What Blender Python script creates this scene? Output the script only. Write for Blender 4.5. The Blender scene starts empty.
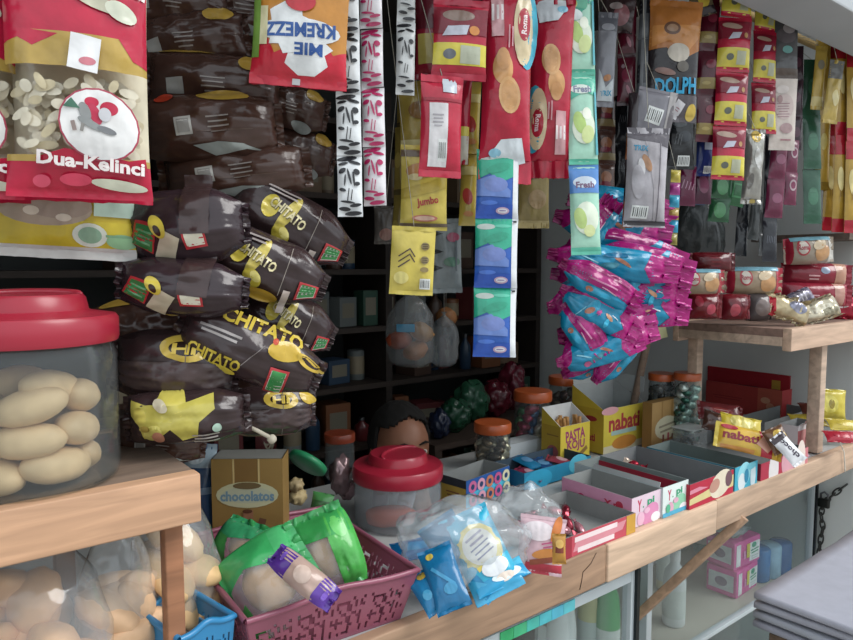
import bpy, bmesh, math, random
from mathutils import Vector, Matrix, noise, Euler
C = bpy.context.scene.collection
SC = bpy.context.scene
PI = math.pi
def rad(d): return math.radians(d)
# ---------------------------------------------------------------- camera
CAM = Vector((-1.098, -0.756, 1.49))
HEAD = math.atan2(.6157, .788)          # heading measured from +Y towards +X
PITCH = rad(4.6)
FPX = 680.0
FW = Vector((math.sin(HEAD)*math.cos(PITCH), math.cos(HEAD)*math.cos(PITCH), -math.sin(PITCH)))
RT = Vector((math.cos(HEAD), -math.sin(HEAD), 0))
UP = RT.cross(FW)
YAW0 = -HEAD                             # object yaw whose local x runs along the camera's right
cd = bpy.data.cameras.new('camera'); cam = bpy.data.objects.new('camera', cd); C.objects.link(cam)
cam.location = CAM
cam.rotation_euler = Matrix((RT, UP, -FW)).transposed().to_euler()
cd.sensor_width = 36; cd.lens = 36*FPX/853; cd.clip_start = .02
SC.camera = cam
def ray(px, py): return FW + RT*((px-426.5)/FPX) - UP*((py-320)/FPX)
def at(px, py, d): return CAM + ray(px, py)*d
def ony(px, py, y):
    r = ray(px, py); return CAM + r*((y-CAM.y)/r.y)
def onz(px, py, z):
    r = ray(px, py); return CAM + r*((z-CAM.z)/r.z)
def onx(px, py, x):
    r = ray(px, py); return CAM + r*((x-CAM.x)/r.x)
def depth(p): return (p-CAM).dot(FW)
# ---------------------------------------------------------------- materials
def lin(h):
    c = [int(h[i:i+2], 16)/255 for i in (0, 2, 4)]
    return tuple(x/12.92 if x <= .04045 else ((x+.055)/1.055)**2.4 for x in c)+(1,)
_M = {}
def mat(hexc, kind='film', rough=None):
    key = (hexc, kind, rough)
    if key in _M: return _M[key]
    m = bpy.data.materials.new(kind+'_'+hexc); m.use_nodes = True
    nt = m.node_tree; N = nt.nodes; L = nt.links; N.clear()
    out = N.new('ShaderNodeOutputMaterial'); p = N.new('ShaderNodeBsdfPrincipled'); L.new(p.outputs[0], out.inputs[0])
    tc = N.new('ShaderNodeTexCoord'); nz = N.new('ShaderNodeTexNoise'); L.new(tc.outputs['Object'], nz.inputs['Vector'])
    c = lin(hexc)
    cfg = {'film': (28, .8, 1.1, .2, .6), 'card': (30, .93, 1.05, .62, .08), 'plastic': (12, .95, 1.04, .3, .03), 'wood': (6, .72, 1.15, .7, .25),
           'paint': (3, .9, 1.06, .75, .08), 'cloth': (60, .85, 1.1, .9, .3), 'food': (25, .8, 1.12, .6, .4), 'metal': (20, .9, 1.05, .35, .05), 'skin': (30, .94, 1.04, .5, .1), 'foil': (45, .85, 1.1, .18, .6)}[kind]
    nz.inputs['Scale'].default_value = cfg[0]; nz.inputs['Detail'].default_value = 3
    if kind == 'wood':
        mp = N.new('ShaderNodeMapping'); mp.inputs['Scale'].default_value = (1, 9, 9); L.new(tc.outputs['Object'], mp.inputs[0]); L.new(mp.outputs[0], nz.inputs['Vector']); nz.inputs['Distortion'].default_value = .6
    rp = N.new('ShaderNodeValToRGB')
    rp.color_ramp.elements[0].position = .3; rp.color_ramp.elements[1].position = .7
    rp.color_ramp.elements[0].color = tuple(x*cfg[1] for x in c[:3])+(1,)
    rp.color_ramp.elements[1].color = tuple(min(1, x*cfg[2]) for x in c[:3])+(1,)
    L.new(nz.outputs['Fac'], rp.inputs[0]); L.new(rp.outputs[0], p.inputs['Base Color'])
    p.inputs['Roughness'].default_value = cfg[3] if rough is None else rough
    if kind == 'metal': p.inputs['Metallic'].default_value = .85
    if kind == 'foil': p.inputs['Metallic'].default_value = .5
    bp = N.new('ShaderNodeBump'); bp.inputs['Strength'].default_value = cfg[4]; bp.inputs['Distance'].default_value = .004
    L.new(nz.outputs['Fac'], bp.inputs['Height']); L.new(bp.outputs[0], p.inputs['Normal'])
    _M[key] = m; return m
def clear(tint='f4f8f8', haze=.06, gloss=.06, bump=.35, scale=14, fres=1.0):
    key = ('clear', tint, haze, gloss, bump, scale, fres)
    if key in _M: return _M[key]
    m = bpy.data.materials.new('clear_film_'+tint); m.use_nodes = True
    nt = m.node_tree; N = nt.nodes; L = nt.links; N.clear()
    out = N.new('ShaderNodeOutputMaterial')
    tr = N.new('ShaderNodeBsdfTransparent'); tr.inputs[0].default_value = lin(tint)
    df = N.new('ShaderNodeBsdfDiffuse'); df.inputs[0].default_value = lin('e8ecee')
    gl = N.new('ShaderNodeBsdfGlossy'); gl.inputs['Roughness'].default_value = gloss+.04
    fr = N.new('ShaderNodeFresnel'); fr.inputs[0].default_value = 1.45
    mu = N.new('ShaderNodeMath'); mu.operation = 'MULTIPLY'; mu.inputs[1].default_value = fres
    m1 = N.new('ShaderNodeMixShader'); m1.inputs[0].default_value = haze
    m2 = N.new('ShaderNodeMixShader')
    tc = N.new('ShaderNodeTexCoord'); nz = N.new('ShaderNodeTexNoise'); nz.inputs['Scale'].default_value = scale; nz.inputs['Detail'].default_value = 2
    bp = N.new('ShaderNodeBump'); bp.inputs['Strength'].default_value = bump; bp.inputs['Distance'].default_value = .02
    L.new(tc.outputs['Object'], nz.inputs['Vector']); L.new(nz.outputs['Fac'], bp.inputs['Height'])
    L.new(bp.outputs[0], gl.inputs['Normal']); L.new(bp.outputs[0], fr.inputs['Normal'])
    L.new(tr.outputs[0], m1.inputs[1]); L.new(df.outputs[0], m1.inputs[2])
    ge = N.new('ShaderNodeNewGeometry'); iv = N.new('ShaderNodeMath'); iv.operation = 'MULTIPLY_ADD'; iv.inputs[1].default_value = -.92; iv.inputs[2].default_value = 1
    mm = N.new('ShaderNodeMath'); mm.operation = 'MULTIPLY'; cl = N.new('ShaderNodeMath'); cl.operation = 'MINIMUM'; cl.inputs[1].default_value = .8
    L.new(ge.outputs['Backfacing'], iv.inputs[0]); L.new(fr.outputs[0], mu.inputs[0]); L.new(mu.outputs[0], mm.inputs[0]); L.new(iv.outputs[0], mm.inputs[1]); L.new(mm.outputs[0], cl.inputs[0]); L.new(cl.outputs[0], m2.inputs[0])
    L.new(m1.outputs[0], m2.inputs[1]); L.new(gl.outputs[0], m2.inputs[2]); L.new(m2.outputs[0], out.inputs[0])
    _M[key] = m; return m
# ---------------------------------------------------------------- mesh builder
class MB:
    def __init__(s): s.v = []; s.f = []; s.mi = []; s.mats = []
    def _m(s, m):
        if m not in s.mats: s.mats.append(m)
        return s.mats.index(m)
    def add(s, vs, fs, m):
        o = len(s.v); k = s._m(m)
        s.v += [tuple(v) for v in vs]; s.f += [tuple(i+o for i in f) for f in fs]; s.mi += [k]*len(fs)
        return s
    def box(s, c, d, m, bev=.0, R=None):
        bm = bmesh.new(); bmesh.ops.create_cube(bm, size=1)
        for v in bm.verts: v.co = Vector((v.co.x*d[0], v.co.y*d[1], v.co.z*d[2]))
        if bev: bmesh.ops.bevel(bm, geom=bm.edges[:], offset=bev, segments=2, affect='EDGES', profile=.6)
        T = Matrix.Translation(c) @ (R.to_4x4() if R is not None else Matrix.Identity(4))
        return s.bm(bm, m, T)
    def bm(s, bm, m, T=None):
        bm.verts.index_update()
        s.add([(T @ v.co if T is not None else v.co) for v in bm.verts], [[v.index for v in f.verts] for f in bm.faces], m); bm.free(); return s
    def lathe(s, prof, m, n=32, c=(0, 0, 0), wob=None):
        vs = []; fs = []
        for j, (r, z) in enumerate(prof):
            for i in range(n):
                a = 2*PI*i/n; rr = r*(wob(a, j) if wob else 1)
                vs.append((c[0]+rr*math.cos(a), c[1]+rr*math.sin(a), c[2]+z))
        for j in range(len(prof)-1):
            for i in range(n):
                fs.append((j*n+i, j*n+(i+1) % n, (j+1)*n+(i+1) % n, (j+1)*n+i))
        return s.add(vs, fs, m)
    def tube(s, pts, r, m, n=8, cap=True):
        pts = [Vector(p) for p in pts]; vs = []; fs = []
        rs = r if isinstance(r, (list, tuple)) else [r]*len(pts)
        t = (pts[1]-pts[0]).normalized(); x = t.orthogonal().normalized()
        for k, p in enumerate(pts):
            t = ((pts[k+1] if k+1 < len(pts) else p)-(pts[k-1] if k else p)).normalized()
            x = (x-t*x.dot(t)).normalized(); y = t.cross(x)
            for i in range(n):
                a = 2*PI*i/n; vs.append(p+(x*math.cos(a)+y*math.sin(a))*rs[k])
        for k in range(len(pts)-1):
            for i in range(n): fs.append((k*n+i, k*n+(i+1) % n, (k+1)*n+(i+1) % n, (k+1)*n+i))
        if cap: fs.append(tuple(range(n))[::-1]); fs.append(tuple((len(pts)-1)*n+i for i in range(n)))
        return s.add(vs, fs, m)
    def blob(s, c, r, m, seed=0, amp=.12, fr=2.2, R=None, sub=3, sq=1.0):
        bm = bmesh.new(); bmesh.ops.create_icosphere(bm, subdivisions=sub, radius=1)
        for v in bm.verts:
            n = v.co.normalized()
            k = 1+amp*noise.noise(n*fr+Vector((seed*3.1, seed*1.7, 0)))
            v.co = Vector((math.copysign(abs(n.x)**sq, n.x)*r[0], math.copysign(abs(n.y)**sq, n.y)*r[1], math.copysign(abs(n.z)**sq, n.z)*r[2]))*k
        T = Matrix.Translation(c) @ (R.to_4x4() if R is not None else Matrix.Identity(4))
        return s.bm(bm, m, T)
    def build(s, name, parent=None, smooth=True, angle=None):
        me = bpy.data.meshes.new(name); me.from_pydata(s.v, [], s.f)
        for m in s.mats: me.materials.append(m)
        me.polygons.foreach_set('material_index', s.mi)
        me.polygons.foreach_set('use_smooth', [smooth]*len(s.f))
        if smooth and angle is not None: me.set_sharp_from_angle(angle=rad(angle))
        me.update()
        o = bpy.data.objects.new(name, me); C.objects.link(o)
        if parent is not None: o.parent = parent
        return o
def tag(o, label, cat, group=None, kind=None):
    o['label'] = label; o['category'] = cat
    if group: o['group'] = group
    if kind: o['kind'] = kind
    return o
def thing(name, label, cat, loc=(0, 0, 0), rot=(0, 0, 0), group=None):
    o = bpy.data.objects.new(name, None); C.objects.link(o); o.empty_display_size = .05
    o.location = loc
    if isinstance(rot, Matrix): o.rotation_euler = rot.to_3x3().to_euler()
    else: o.rotation_euler = rot
    return tag(o, label, cat, group)
def struct(name, mb, smooth=False):
    o = mb.build(name, None, smooth); o['kind'] = 'structure'; return o
def dup(root, loc, rot, label=None, group=None, scale=None):
    r = root.copy(); C.objects.link(r); r.location = loc
    r.rotation_euler = rot.to_3x3().to_euler() if isinstance(rot, Matrix) else rot
    if scale: r.scale = scale
    if label: r['label'] = label
    if group: r['group'] = group
    for ch in list(root.children):
        c = ch.copy(); C.objects.link(c); c.parent = r
        for g in list(ch.children):
            d = g.copy(); C.objects.link(d); d.parent = c
    return r
def frot(yaw=0, roll=0, pitch=0):
    """yaw 0 faces the street-side viewer; roll clockwise; pitch tips the top away"""
    return Euler((0, 0, YAW0+rad(yaw))).to_matrix() @ Euler((rad(-pitch), 0, 0)).to_matrix() @ Euler((0, rad(roll), 0)).to_matrix()
# ---------------------------------------------------------------- printed graphics
_T = {}
def text_mesh(s, bold):
    if (s, bold) in _T: return _T[(s, bold)]
    cu = bpy.data.curves.new('lettering', 'FONT'); cu.body = s; cu.resolution_u = 2; cu.offset = .035 if bold else 0
    ob = bpy.data.objects.new('lettering', cu); C.objects.link(ob)
    dg = bpy.context.evaluated_depsgraph_get(); me = ob.evaluated_get(dg).to_mesh()
    vs = [(v.co.x, v.co.y) for v in me.vertices]; fs = [tuple(p.vertices) for p in me.polygons]
    ob.evaluated_get(dg).to_mesh_clear(); C.objects.unlink(ob); bpy.data.objects.remove(ob); bpy.data.curves.remove(cu)
    x0 = min(v[0] for v in vs); x1 = max(v[0] for v in vs); y0 = min(v[1] for v in vs); y1 = max(v[1] for v in vs)
    vs = [((x-x0)/(x1-x0)-.5, (y-y0)/(y1-y0)-.5) for x, y in vs]
    _T[(s, bold)] = (vs, fs); return vs, fs
def tess(vs, fs, lim):
    bm = bmesh.new(); bv = [bm.verts.new((x, y, 0)) for x, y in vs]
    for f in fs:
        try: bm.faces.new([bv[i] for i in f])
        except ValueError: pass
    bmesh.ops.triangulate(bm, faces=bm.faces[:])
    for _ in range(7):
        lg = [e for e in bm.edges if e.calc_length() > lim]
        if not lg: break
        bmesh.ops.subdivide_edges(bm, edges=lg, cuts=1); bmesh.ops.triangulate(bm, faces=[f for f in bm.faces if len(f.verts) > 3])
    bm.verts.index_update(); bm.normal_update()
    V = [(v.co.x, v.co.y) for v in bm.verts]; F = []
    for f in bm.faces:
        ix = [v.index for v in f.verts]; F.append(ix if f.normal.z > 0 else ix[::-1])
    bm.free(); return V, F
# drawing operations: positions are fractions (-.5 .. .5) of width and height, sizes are multiples of the width
def R(a0, b0, a1, b1, c): return ('R', a0, b0, a1, b1, c)
def E(a, b, ra, rb, c, rot=0): return ('E', a, b, ra, rb, c, rot)
def T(s, a, b, w, h, c, rot=0, bold=True): return ('T', s, a, b, w, h, c, rot, bold)
def P(pts, c): return ('P', pts, c)
def S(a, b, r1, r2, n, c): return ('S', a, b, r1, r2, n, c)
def BC(a, b, w, h, rot=0): return ('B', a, b, w, h, rot)
def LN(a, b, w, n, c, rot=0, gap=.045, th=.016): return ('L', a, b, w, n, c, rot, gap, th)
def X(a, b, w, h, c, rot=0): return ('X', a, b, w, h, c, rot)
def draw(mb, ops, W, H, surf, kind='film', lim=.007, lay0=.0007, step=.00025):
    def poly(pts, c, k):
        V, F = tess(pts, [tuple(range(len(pts)))], lim)
        mb.add([surf(x, y, lay0+step*k) for x, y in V], F, mat(c, kind))
    def rect(ca, cb, w, h, rot, c, k):
        r = rad(rot); cs, sn = math.cos(r), math.sin(r)
        poly([(ca+x*cs-y*sn, cb+x*sn+y*cs) for x, y in ((-w/2, -h/2), (w/2, -h/2), (w/2, h/2), (-w/2, h/2))], c, k)
    for k, o in enumerate(ops):
        t = o[0]
        if t == 'R':
            _, a0, b0, a1, b1, c = o; poly([(a0*W, b0*H), (a1*W, b0*H), (a1*W, b1*H), (a0*W, b1*H)], c, k)
        elif t == 'X':
            _, a, b, w, h, c, rot = o; rect(a*W, b*H, w*W, h*W, rot, c, k)
        elif t == 'E':
            _, a, b, ra, rb, c, rot = o; r = rad(rot); cs, sn = math.cos(r), math.sin(r); pts = []
            for i in range(20):
                q = 2*PI*i/20; x = ra*W*math.cos(q); y = rb*W*math.sin(q); pts.append((a*W+x*cs-y*sn, b*H+x*sn+y*cs))
            poly(pts, c, k)
        elif t == 'S':
            _, a, b, r1, r2, n, c = o
            poly([(a*W+(r1 if i % 2 else r2)*W*math.cos(PI*i/n), b*H+(r1 if i % 2 else r2)*W*math.sin(PI*i/n)) for i in range(2*n)], c, k)
        elif t == 'P': poly([(x*W, y*H) for x, y in o[1]], o[2], k)
        elif t == 'T':
            _, s, a, b, w, h, c, rot, bold = o; r = rad(rot); cs, sn = math.cos(r), math.sin(r)
            vs, fs = text_mesh(s, bold); w *= W; h *= W
            V, F = tess([(a*W+x*w*cs-y*h*sn, b*H+x*w*sn+y*h*cs) for x, y in vs], fs, lim)
            mb.add([surf(x, y, lay0+step*k) for x, y in V], F, mat(c, kind))
        elif t == 'B':
            _, a, b, w, h, rot = o; r = rad(rot); cs, sn = math.cos(r), math.sin(r)
            rect(a*W, b*H, w*W, h*W, rot, 'dfe2e0', k)
            for i in range(7):
                x = (-.38+i*.125)*w*W; ww = (.05, .03, .06, .03, .045, .025, .05)[i]*w*W
                rect(a*W+x*cs, b*H+x*sn, ww, h*W*.7, rot, '34363a', k+2)
        elif t == 'L':
            _, a, b, w, n, c, rot, gap, th = o; r = rad(rot); cs, sn = math.cos(r), math.sin(r)
            for i in range(n):
                y = ((n-1)/2-i)*gap*W; ww = w*W*(1, .86, .95, .7)[i % 4]
                rect(a*W-y*sn, b*H+y*cs, ww, th*W, rot, c, k)
# ---------------------------------------------------------------- pouches, sachets, strips
def pouch_parts(root, W, H, t, base, ops=(), seals=(.06, .06), sealc=(None, None), fold=1, crump=.0016, seed=0, flare=.05, nx=16, nz=22, kind='film', tip=(1, 1), names=('wrapper', 'bottom_seal', 'top_seal'), bend=0, lim=.007, back=None, pa=2.2):
    sb, st = seals
    def prof(a, b):
        q = (b+.5-sb)/(1-sb-st); q = min(1, max(0, q))
        pb = max(0, 1-abs(2*q-1)**2.6)**.62; pA = max(0, 1-abs(2*a)**pa)**.62
        return pb, pA
    def wf(b):
        k = tip[0] if b < 0 else tip[1]; u = min(1, max(0, (.5-abs(b))/.3)); u = u*u*(3-2*u); return k+(1-k)*u
    def co(x, y, off, side=-1):
        a, b = x/W, y/H; pb, pA = prof(a, b)
        d = t/2*pb*pA
        n = noise.noise(Vector((a*W*55, b*H*38, seed*7.3)))*crump+noise.noise(Vector((a*W*140, b*H*60, seed*3.3+5)))*crump*.45
        ed = min(1, (1-abs(2*a))*6)
        cr = math.sin(a*46+seed*2)*crump*.8*math.exp(-max(0, min(b+.5-sb, .5-st-b))*9)*pb
        xx = x*(1-flare*pb)*wf(b)
        yy = side*(d+(n+cr)*ed*(.3+.7*pb)*(1 if pb > .02 else .3)+off) + bend*(y/H)**2
        return Vector((xx, yy, y))
    mb = MB(); m = mat(base, kind); mbk = mat(back, kind) if back else m
    for side in (-1, 1):
        vs = []; fs = []
        for j in range(nz+1):
            for i in range(nx+1):
                a = -.5+i/nx; b = -.5+sb+(1-sb-st)*j/nz
                vs.append(co(a*W, b*H, 0, side) if 0 < i < nx else Vector((a*W*(1-flare*prof(a, b)[0])*wf(b), bend*b*b, b*H)))
        for j in range(nz):
            for i in range(nx):
                k = j*(nx+1)+i; f = (k, k+1, k+nx+2, k+nx+1); fs.append(f if side < 0 else f[::-1])
        mb.add(vs, fs, m if side < 0 else mbk)
    if ops: draw(mb, ops, W, H, lambda x, y, off: co(x, y, off), kind, lim)
    mb.build(names[0], root)
    for (b0, b1, nm, c) in ((-.5, -.5+sb, names[1], sealc[0]), (.5-st, .5, names[2], sealc[1])):
        if b1-b0 < .004: continue
        q = MB(); n2 = 24; ms = mat(c or base, kind)
        for side in (-1, 1):
            vs = []; fs = []
            for j in range(4):
                for i in range(n2+1):
                    a = -.5+i/n2; b = b0+(b1-b0)*j/3
                    edge = .006*H*noise.noise(Vector((i*.9, seed, b0)))*(1 if (j == 0) == (b0 < 0) and j in (0, 3) else 0)
                    vs.append((a*W*wf(b), side*(.0007+.0004)+.0006*(i % 2)+crump*1.6*fold*noise.noise(Vector((a*5*fold, b*9+seed, 1)))+bend*b*b, b*H+edge))
            for j in range(3):
                for i in range(n2):
                    k = j*(n2+1)+i; f = (k, k+1, k+n2+2, k+n2+1); fs.append(f if side < 0 else f[::-1])
            q.add(vs, fs, ms)
        q.build(nm, root)
def spot(cx, cy, y=None, d=None):
    return ony(cx, cy, y) if d is None else at(cx, cy, d)
def hang(name, label, cat, cx, cy, w, h, y=None, d=None, yaw=0, roll=0, pitch=0, t=.03, base='ffffff', ops=(), group=None, **kw):
    p = spot(cx, cy, y, d); dd = depth(p); W = w*dd/FPX; H = h*dd/FPX
    rm = frot(yaw, roll, pitch); r = thing(name, label, cat, p, rm, group)
    pouch_parts(r, W, H, t, base, ops, **kw)
    thread(r, p, rm, H*.49 if rm.col[2].z > 0 else -H*.49)
    return r
def thread(r, p, rm, h):
    top = p+rm.col[2]*h; end = Vector((top.x+.004, .05 if top.y < .03 else .2, 2.16))
    if top.z < 2.14: MB().tube([rm.transposed() @ (q-p) for q in (top, top.lerp(end, .5)+Vector((0, .002, 0)), end)], .0007, mat('b9b5a8', 'cloth'), 4).build('string', r)
def strip(name, label, cat, x0, y0, x1, y1, w, n, y=None, d=None, yaw=0, t=.012, base='ffffff', ops=(), group=None, bases=None, opss=None, sway=0, part='sachet', roll=None, **kw):
    """a chain of n joined sachets hanging from pixel (x0,y0) to (x1,y1)"""
    p0 = spot(x0, y0, y, d); d0 = depth(p0); p1 = at(x1, y1, d0+sway)
    W = w*d0/FPX; L = (p1-p0).length; H = L/n
    r = thing(name, label, cat, p0, (0, 0, 0), group)
    down = (p1-p0).normalized(); z = -down
    xax = Euler((0, 0, YAW0+rad(yaw))).to_matrix() @ Vector((1, 0, 0)); xax = (xax-z*xax.dot(z)).normalized(); yax = z.cross(xax)
    RM = Matrix((xax, yax, z)).transposed(); r.rotation_euler = RM.to_euler()
    first = {}
    for i in range(n):
        b = bases[i % len(bases)] if bases else base; op = opss[i % len(opss)] if opss else ops
        key = (i % len(bases) if bases else 0, i % len(opss) if opss else 0)
        if key in first: o = first[key].copy(); C.objects.link(o)
        else:
            hold = thing('hold', '', ''); kk = dict(kw); kk.setdefault('seals', (.07, .07)); kk.setdefault('nx', 10); kk.setdefault('nz', 14); kk.setdefault('crump', .0011)
            one = MB(); pouch_one(one, W, H, t, b, op, seed=len(first)+n, **kk); o = one.build(part); bpy.data.objects.remove(hold); first[key] = o
        o.parent = r; o.location = (0, 0, -H*(i+.5))
        if i == n-1: thread(r, p0, RM, 0)
        o.rotation_euler = (0, 0, 0); o.rotation_euler = (rad(random.uniform(-3, 3)), 0, rad(random.uniform(-7, 7)))
    return r
def pouch_one(mb, W, H, t, base, ops, seals=(.07, .07), sealc=None, crump=.0011, seed=0, nx=10, nz=14, kind='film', lim=.007, flare=.03):
    sb, st = seals
    def co(x, y, off, side=-1):
        a, b = x/W, y/H; q = min(1, max(0, (b+.5-sb)/(1-sb-st)))
        pb = max(0, 1-abs(2*q-1)**2.6)**.62; pA = max(0, 1-abs(2*a)**2.4)**.62
        n = noise.noise(Vector((x*70, y*45, seed*7.3)))*crump
        return Vector((x*(1-flare*pb), side*(t/2*pb*pA+(n*min(1, (1-abs(2*a))*6)*(.4+.6*pb))+.0003+off), y))
    m = mat(base, kind)
    for side in (-1, 1):
        vs = []; fs = []
        for j in range(nz+1):
            for i in range(nx+1): vs.append(co((-.5+i/nx)*W, (-.5+j/nz)*H, 0, side))
        for j in range(nz):
            for i in range(nx):
                k = j*(nx+1)+i; f = (k, k+1, k+nx+2, k+nx+1); fs.append(f if side < 0 else f[::-1])
        mb.add(vs, fs, m)
    if sealc: ops = [R(-.5, -.5, .5, -.5+sb, sealc), R(-.5, .5-st, .5, .5, sealc)]+list(ops)
    if ops: draw(mb, ops, W, H, lambda x, y, off: co(x, y, off), kind, lim)
# ---------------------------------------------------------------- cartons
def carton(name, label, cat, loc, rot, W, D, H, base, inner, front=(), left=(), right=(), back=(), top=None, topops=(), group=None, th=.0016, flaps=(), cut=None):
    """card box; local x width, y depth (front at -D/2), z up from its base; open unless top is given"""
    r = thing(name, label, cat, loc, rot, group)
    mb = MB(); mo = mat(base, 'card'); mi = mat(inner, 'card')
    hb = H if cut is None else cut            # height of back wall
    def wall(p0, p1, h0, h1):
        p0, p1 = Vector(p0), Vector(p1); nrm = Vector((p1.y-p0.y, -(p1.x-p0.x), 0)).normalized(); q0, q1 = p0-nrm*th, p1-nrm*th
        z0, z1 = Vector((0, 0, h0)), Vector((0, 0, h1))
        mb.add([p0, p1, p1+z1, p0+z0], [(0, 1, 2, 3)], mo)
        mb.add([q0, q1, q1+z1, q0+z0], [(3, 2, 1, 0)], mi)
        mb.add([p0+z0, p1+z1, q1+z1, q0+z0], [(0, 1, 2, 3)], mi)
    a, b = W/2, D/2
    wall((-a, -b, 0), (a, -b, 0), H, H); wall((a, -b, 0), (a, b, 0), H, hb); wall((a, b, 0), (-a, b, 0), hb, hb); wall((-a, b, 0), (-a, -b, 0), hb, H)
    mb.add([(-a, -b, .0008), (a, -b, .0008), (a, b, .0008), (-a, b, .0008)], [(0, 1, 2, 3)], mi)
    kw = dict(kind='card', lim=.2, lay0=.0004, step=.00018)
    if front: draw(mb, front, W, H, lambda x, y, o: Vector((x, -b-o, y+H/2)), **kw)
    if back: draw(mb, back, W, H, lambda x, y, o: Vector((-x, b+o, y+H/2)), **kw)
    if left: draw(mb, left, D, H, lambda x, y, o: Vector((-a-o, -x, y+H/2)), **kw)
    if right: draw(mb, right, D, H, lambda x, y, o: Vector((a+o, x, y+H/2)), **kw)
    if top:
        mb.add([(-a, -b, H), (a, -b, H), (a, b, H), (-a, b, H)], [(0, 1, 2, 3)], mat(top, 'card'))
        if topops: draw(mb, topops, W, D, lambda x, y, o: Vector((x, y, H+o)), **kw)
    mb.build('box_body', r, smooth=False)
    for (side, ln, ang, col) in flaps:         # flaps hinged on the rim: angle from straight up, outwards positive
        q = MB(); s, c = math.sin(rad(ang)), math.cos(rad(ang)); ins = .004
        e = {'front': ((-a+ins, -b), (a-ins, -b), (0, -1), H), 'back': ((a-ins, b), (-a+ins, b), (0, 1), hb), 'left': ((-a, b-ins), (-a, -b+ins), (-1, 0), (H+hb)/2), 'right': ((a, -b+ins), (a, b-ins), (1, 0), (H+hb)/2)}[side]
        z = e[3]; o = Vector((e[2][0]*s*ln, e[2][1]*s*ln, c*ln)); A = Vector((*e[0], z)); B = Vector((*e[1], z))
        nn = Vector((e[2][0]*c, e[2][1]*c, -s))*.0012
        vs = [A, B, B+o, A+o]; vs2 = [v-nn for v in vs]
        q.add(vs+vs2, [(0, 1, 2, 3), (0, 3, 7, 4), (1, 5, 6, 2), (3, 2, 6, 7)], mat(col[0], 'card')); q.add(vs2, [(3, 2, 1, 0)], mat(col[1], 'card'))
        q.build('flap', r, smooth=False)
    return r
random.seed(7)
# ================================================================ the setting
ZC = .972                                   # counter top
def slab(x0, y0, z0, x1, y1, z1, m, bev=0):
    return MB().box(((x0+x1)/2, (y0+y1)/2, (z0+z1)/2), (x1-x0, y1-y0, z1-z0), m, bev)
struct('floor', slab(-3, -3.2, -.1, 3.2, 2.6, 0, mat('a09b92', 'paint')))
struct('wall_back', slab(-1.9, 1.75, 0, 1.445, 1.85, 2.5, mat('2e3130', 'paint')))
struct('wall_left', slab(-2.0, -.05, 0, -1.9, 1.85, 2.5, mat('6c716e', 'paint')))
struct('wall_right', slab(1.345, -.06, 0, 1.445, 1.75, 2.5, mat('d9dcda', 'paint')))
struct('ceiling', slab(-2.0, .0, 2.5, 1.445, 1.85, 2.58, mat('3f3b36', 'paint')))
ZB = ony(853, 57, 0).z; YB = onz(853, 12, ZB).y
struct('trim_1', slab(-2.0, YB, ZB, 1.75, .0, ZB+.2, mat('aeb2b6', 'paint'), .004))
# ---- counter
kt = thing('counter', 'long wooden shop counter with a bare plank edge and a grey top', 'counter', (0, 0, 0))
slab(-1.0, .022, ZC-.02, 1.34, .63, ZC, mat('a9aaa8', 'paint')).build('countertop', kt, False)
slab(-1.0, 0, ZC-.07, -.085, .022, ZC+.003, mat('a08168', 'wood'), .003).build('front_plank', kt)
slab(-.083, -.003, ZC-.07, .30, .022, ZC+.003, mat('cfb196', 'wood'), .003).build('front_plank', kt)
slab(.302, -.001, ZC-.066, 1.34, .022, ZC+.004, mat('c2a48a', 'wood'), .003).build('front_plank', kt)
mb = MB()                                   # crack in the weathered plank
pts = [(-.115, ZC-.004), (-.13, ZC-.02), (-.152, ZC-.03), (-.155, ZC-.045), (-.16, ZC-.06)]
mb.tube([(x, -.0003, z) for x, z in pts], .0009, mat('4a3424', 'wood'), 5); mb.build('crack', kt)
A = ony(735, 526, .014); B = ony(634, 619, .185); dirv = B-A
mb = MB(); R3 = Matrix(((1, 0, 0), (0, 1, 0), (0, 0, 1)))
zax = dirv.normalized(); xax = Vector((1, 0, 0)); xax = (xax-zax*xax.dot(zax)).normalized(); yax = zax.cross(xax)
mb.box((A+B)/2, (.032, .018, dirv.length+.06), mat('b79478', 'wood'), .002, Matrix((xax, yax, zax)).transposed()); mb.build('brace', kt)
for x in (-.95, 1.25): slab(x-.03, .59, 0, x+.03, .628, ZC-.02, mat('8a6c52', 'wood'), .003).build('leg', kt)
# ---- glass display cases under the counter
GY1 = .56
g = clear('f7fafa', .02, .02, 0, 1, .7); al = mat('b9c2c6', 'plastic')
def glass_case(label, x0, x1, y0, zr, splits, strip_x):
    dc = thing('display_case', label, 'display case', (0, 0, 0)); fr = MB()
    for x in [x0]+splits+[x1]: fr.box((x, y0, zr/2), (.022, .022, zr), al, .002)
    for z in (zr-.011, .46, .03): fr.box(((x0+x1)/2, y0, z), (x1-x0, .02, .022 if z != .46 else .012), al, .002)
    fr.box((x1, (y0+GY1)/2, zr-.011), (.02, GY1-y0, .022), al, .002); fr.box((x1, GY1, zr/2), (.022, .022, zr), al, .002)
    fr.build('frame', dc, False)
    slab(x0, GY1, 0, x1, GY1+.012, zr, mat('e0e6e8', 'paint')).build('back_panel', dc, False)
    slab(x0, y0+.02, .44, x1, GY1, .452, mat('bdb8ac', 'paint')).build('shelf', dc, False)
    slab(x0, y0+.02, .02, x1, GY1, .04, mat('9aa09c', 'paint')).build('bottom_board', dc, False)
    xs = [x0]+splits+[x1]
    for p, q in zip(xs, xs[1:]): slab(p+.012, y0-.002, .04, q-.012, y0+.002, zr-.022, g).build('glass_pane', dc, False)
    slab(x1-.002, y0+.012, .04, x1+.002, GY1-.012, zr-.022, g).build('side_pane', dc, False)
    slab(strip_x-.005, y0-.018, .06, strip_x+.005, y0-.0115, zr+.01, mat('33383a', 'metal')).build('corner_strip', dc, False)
    return dc
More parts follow.
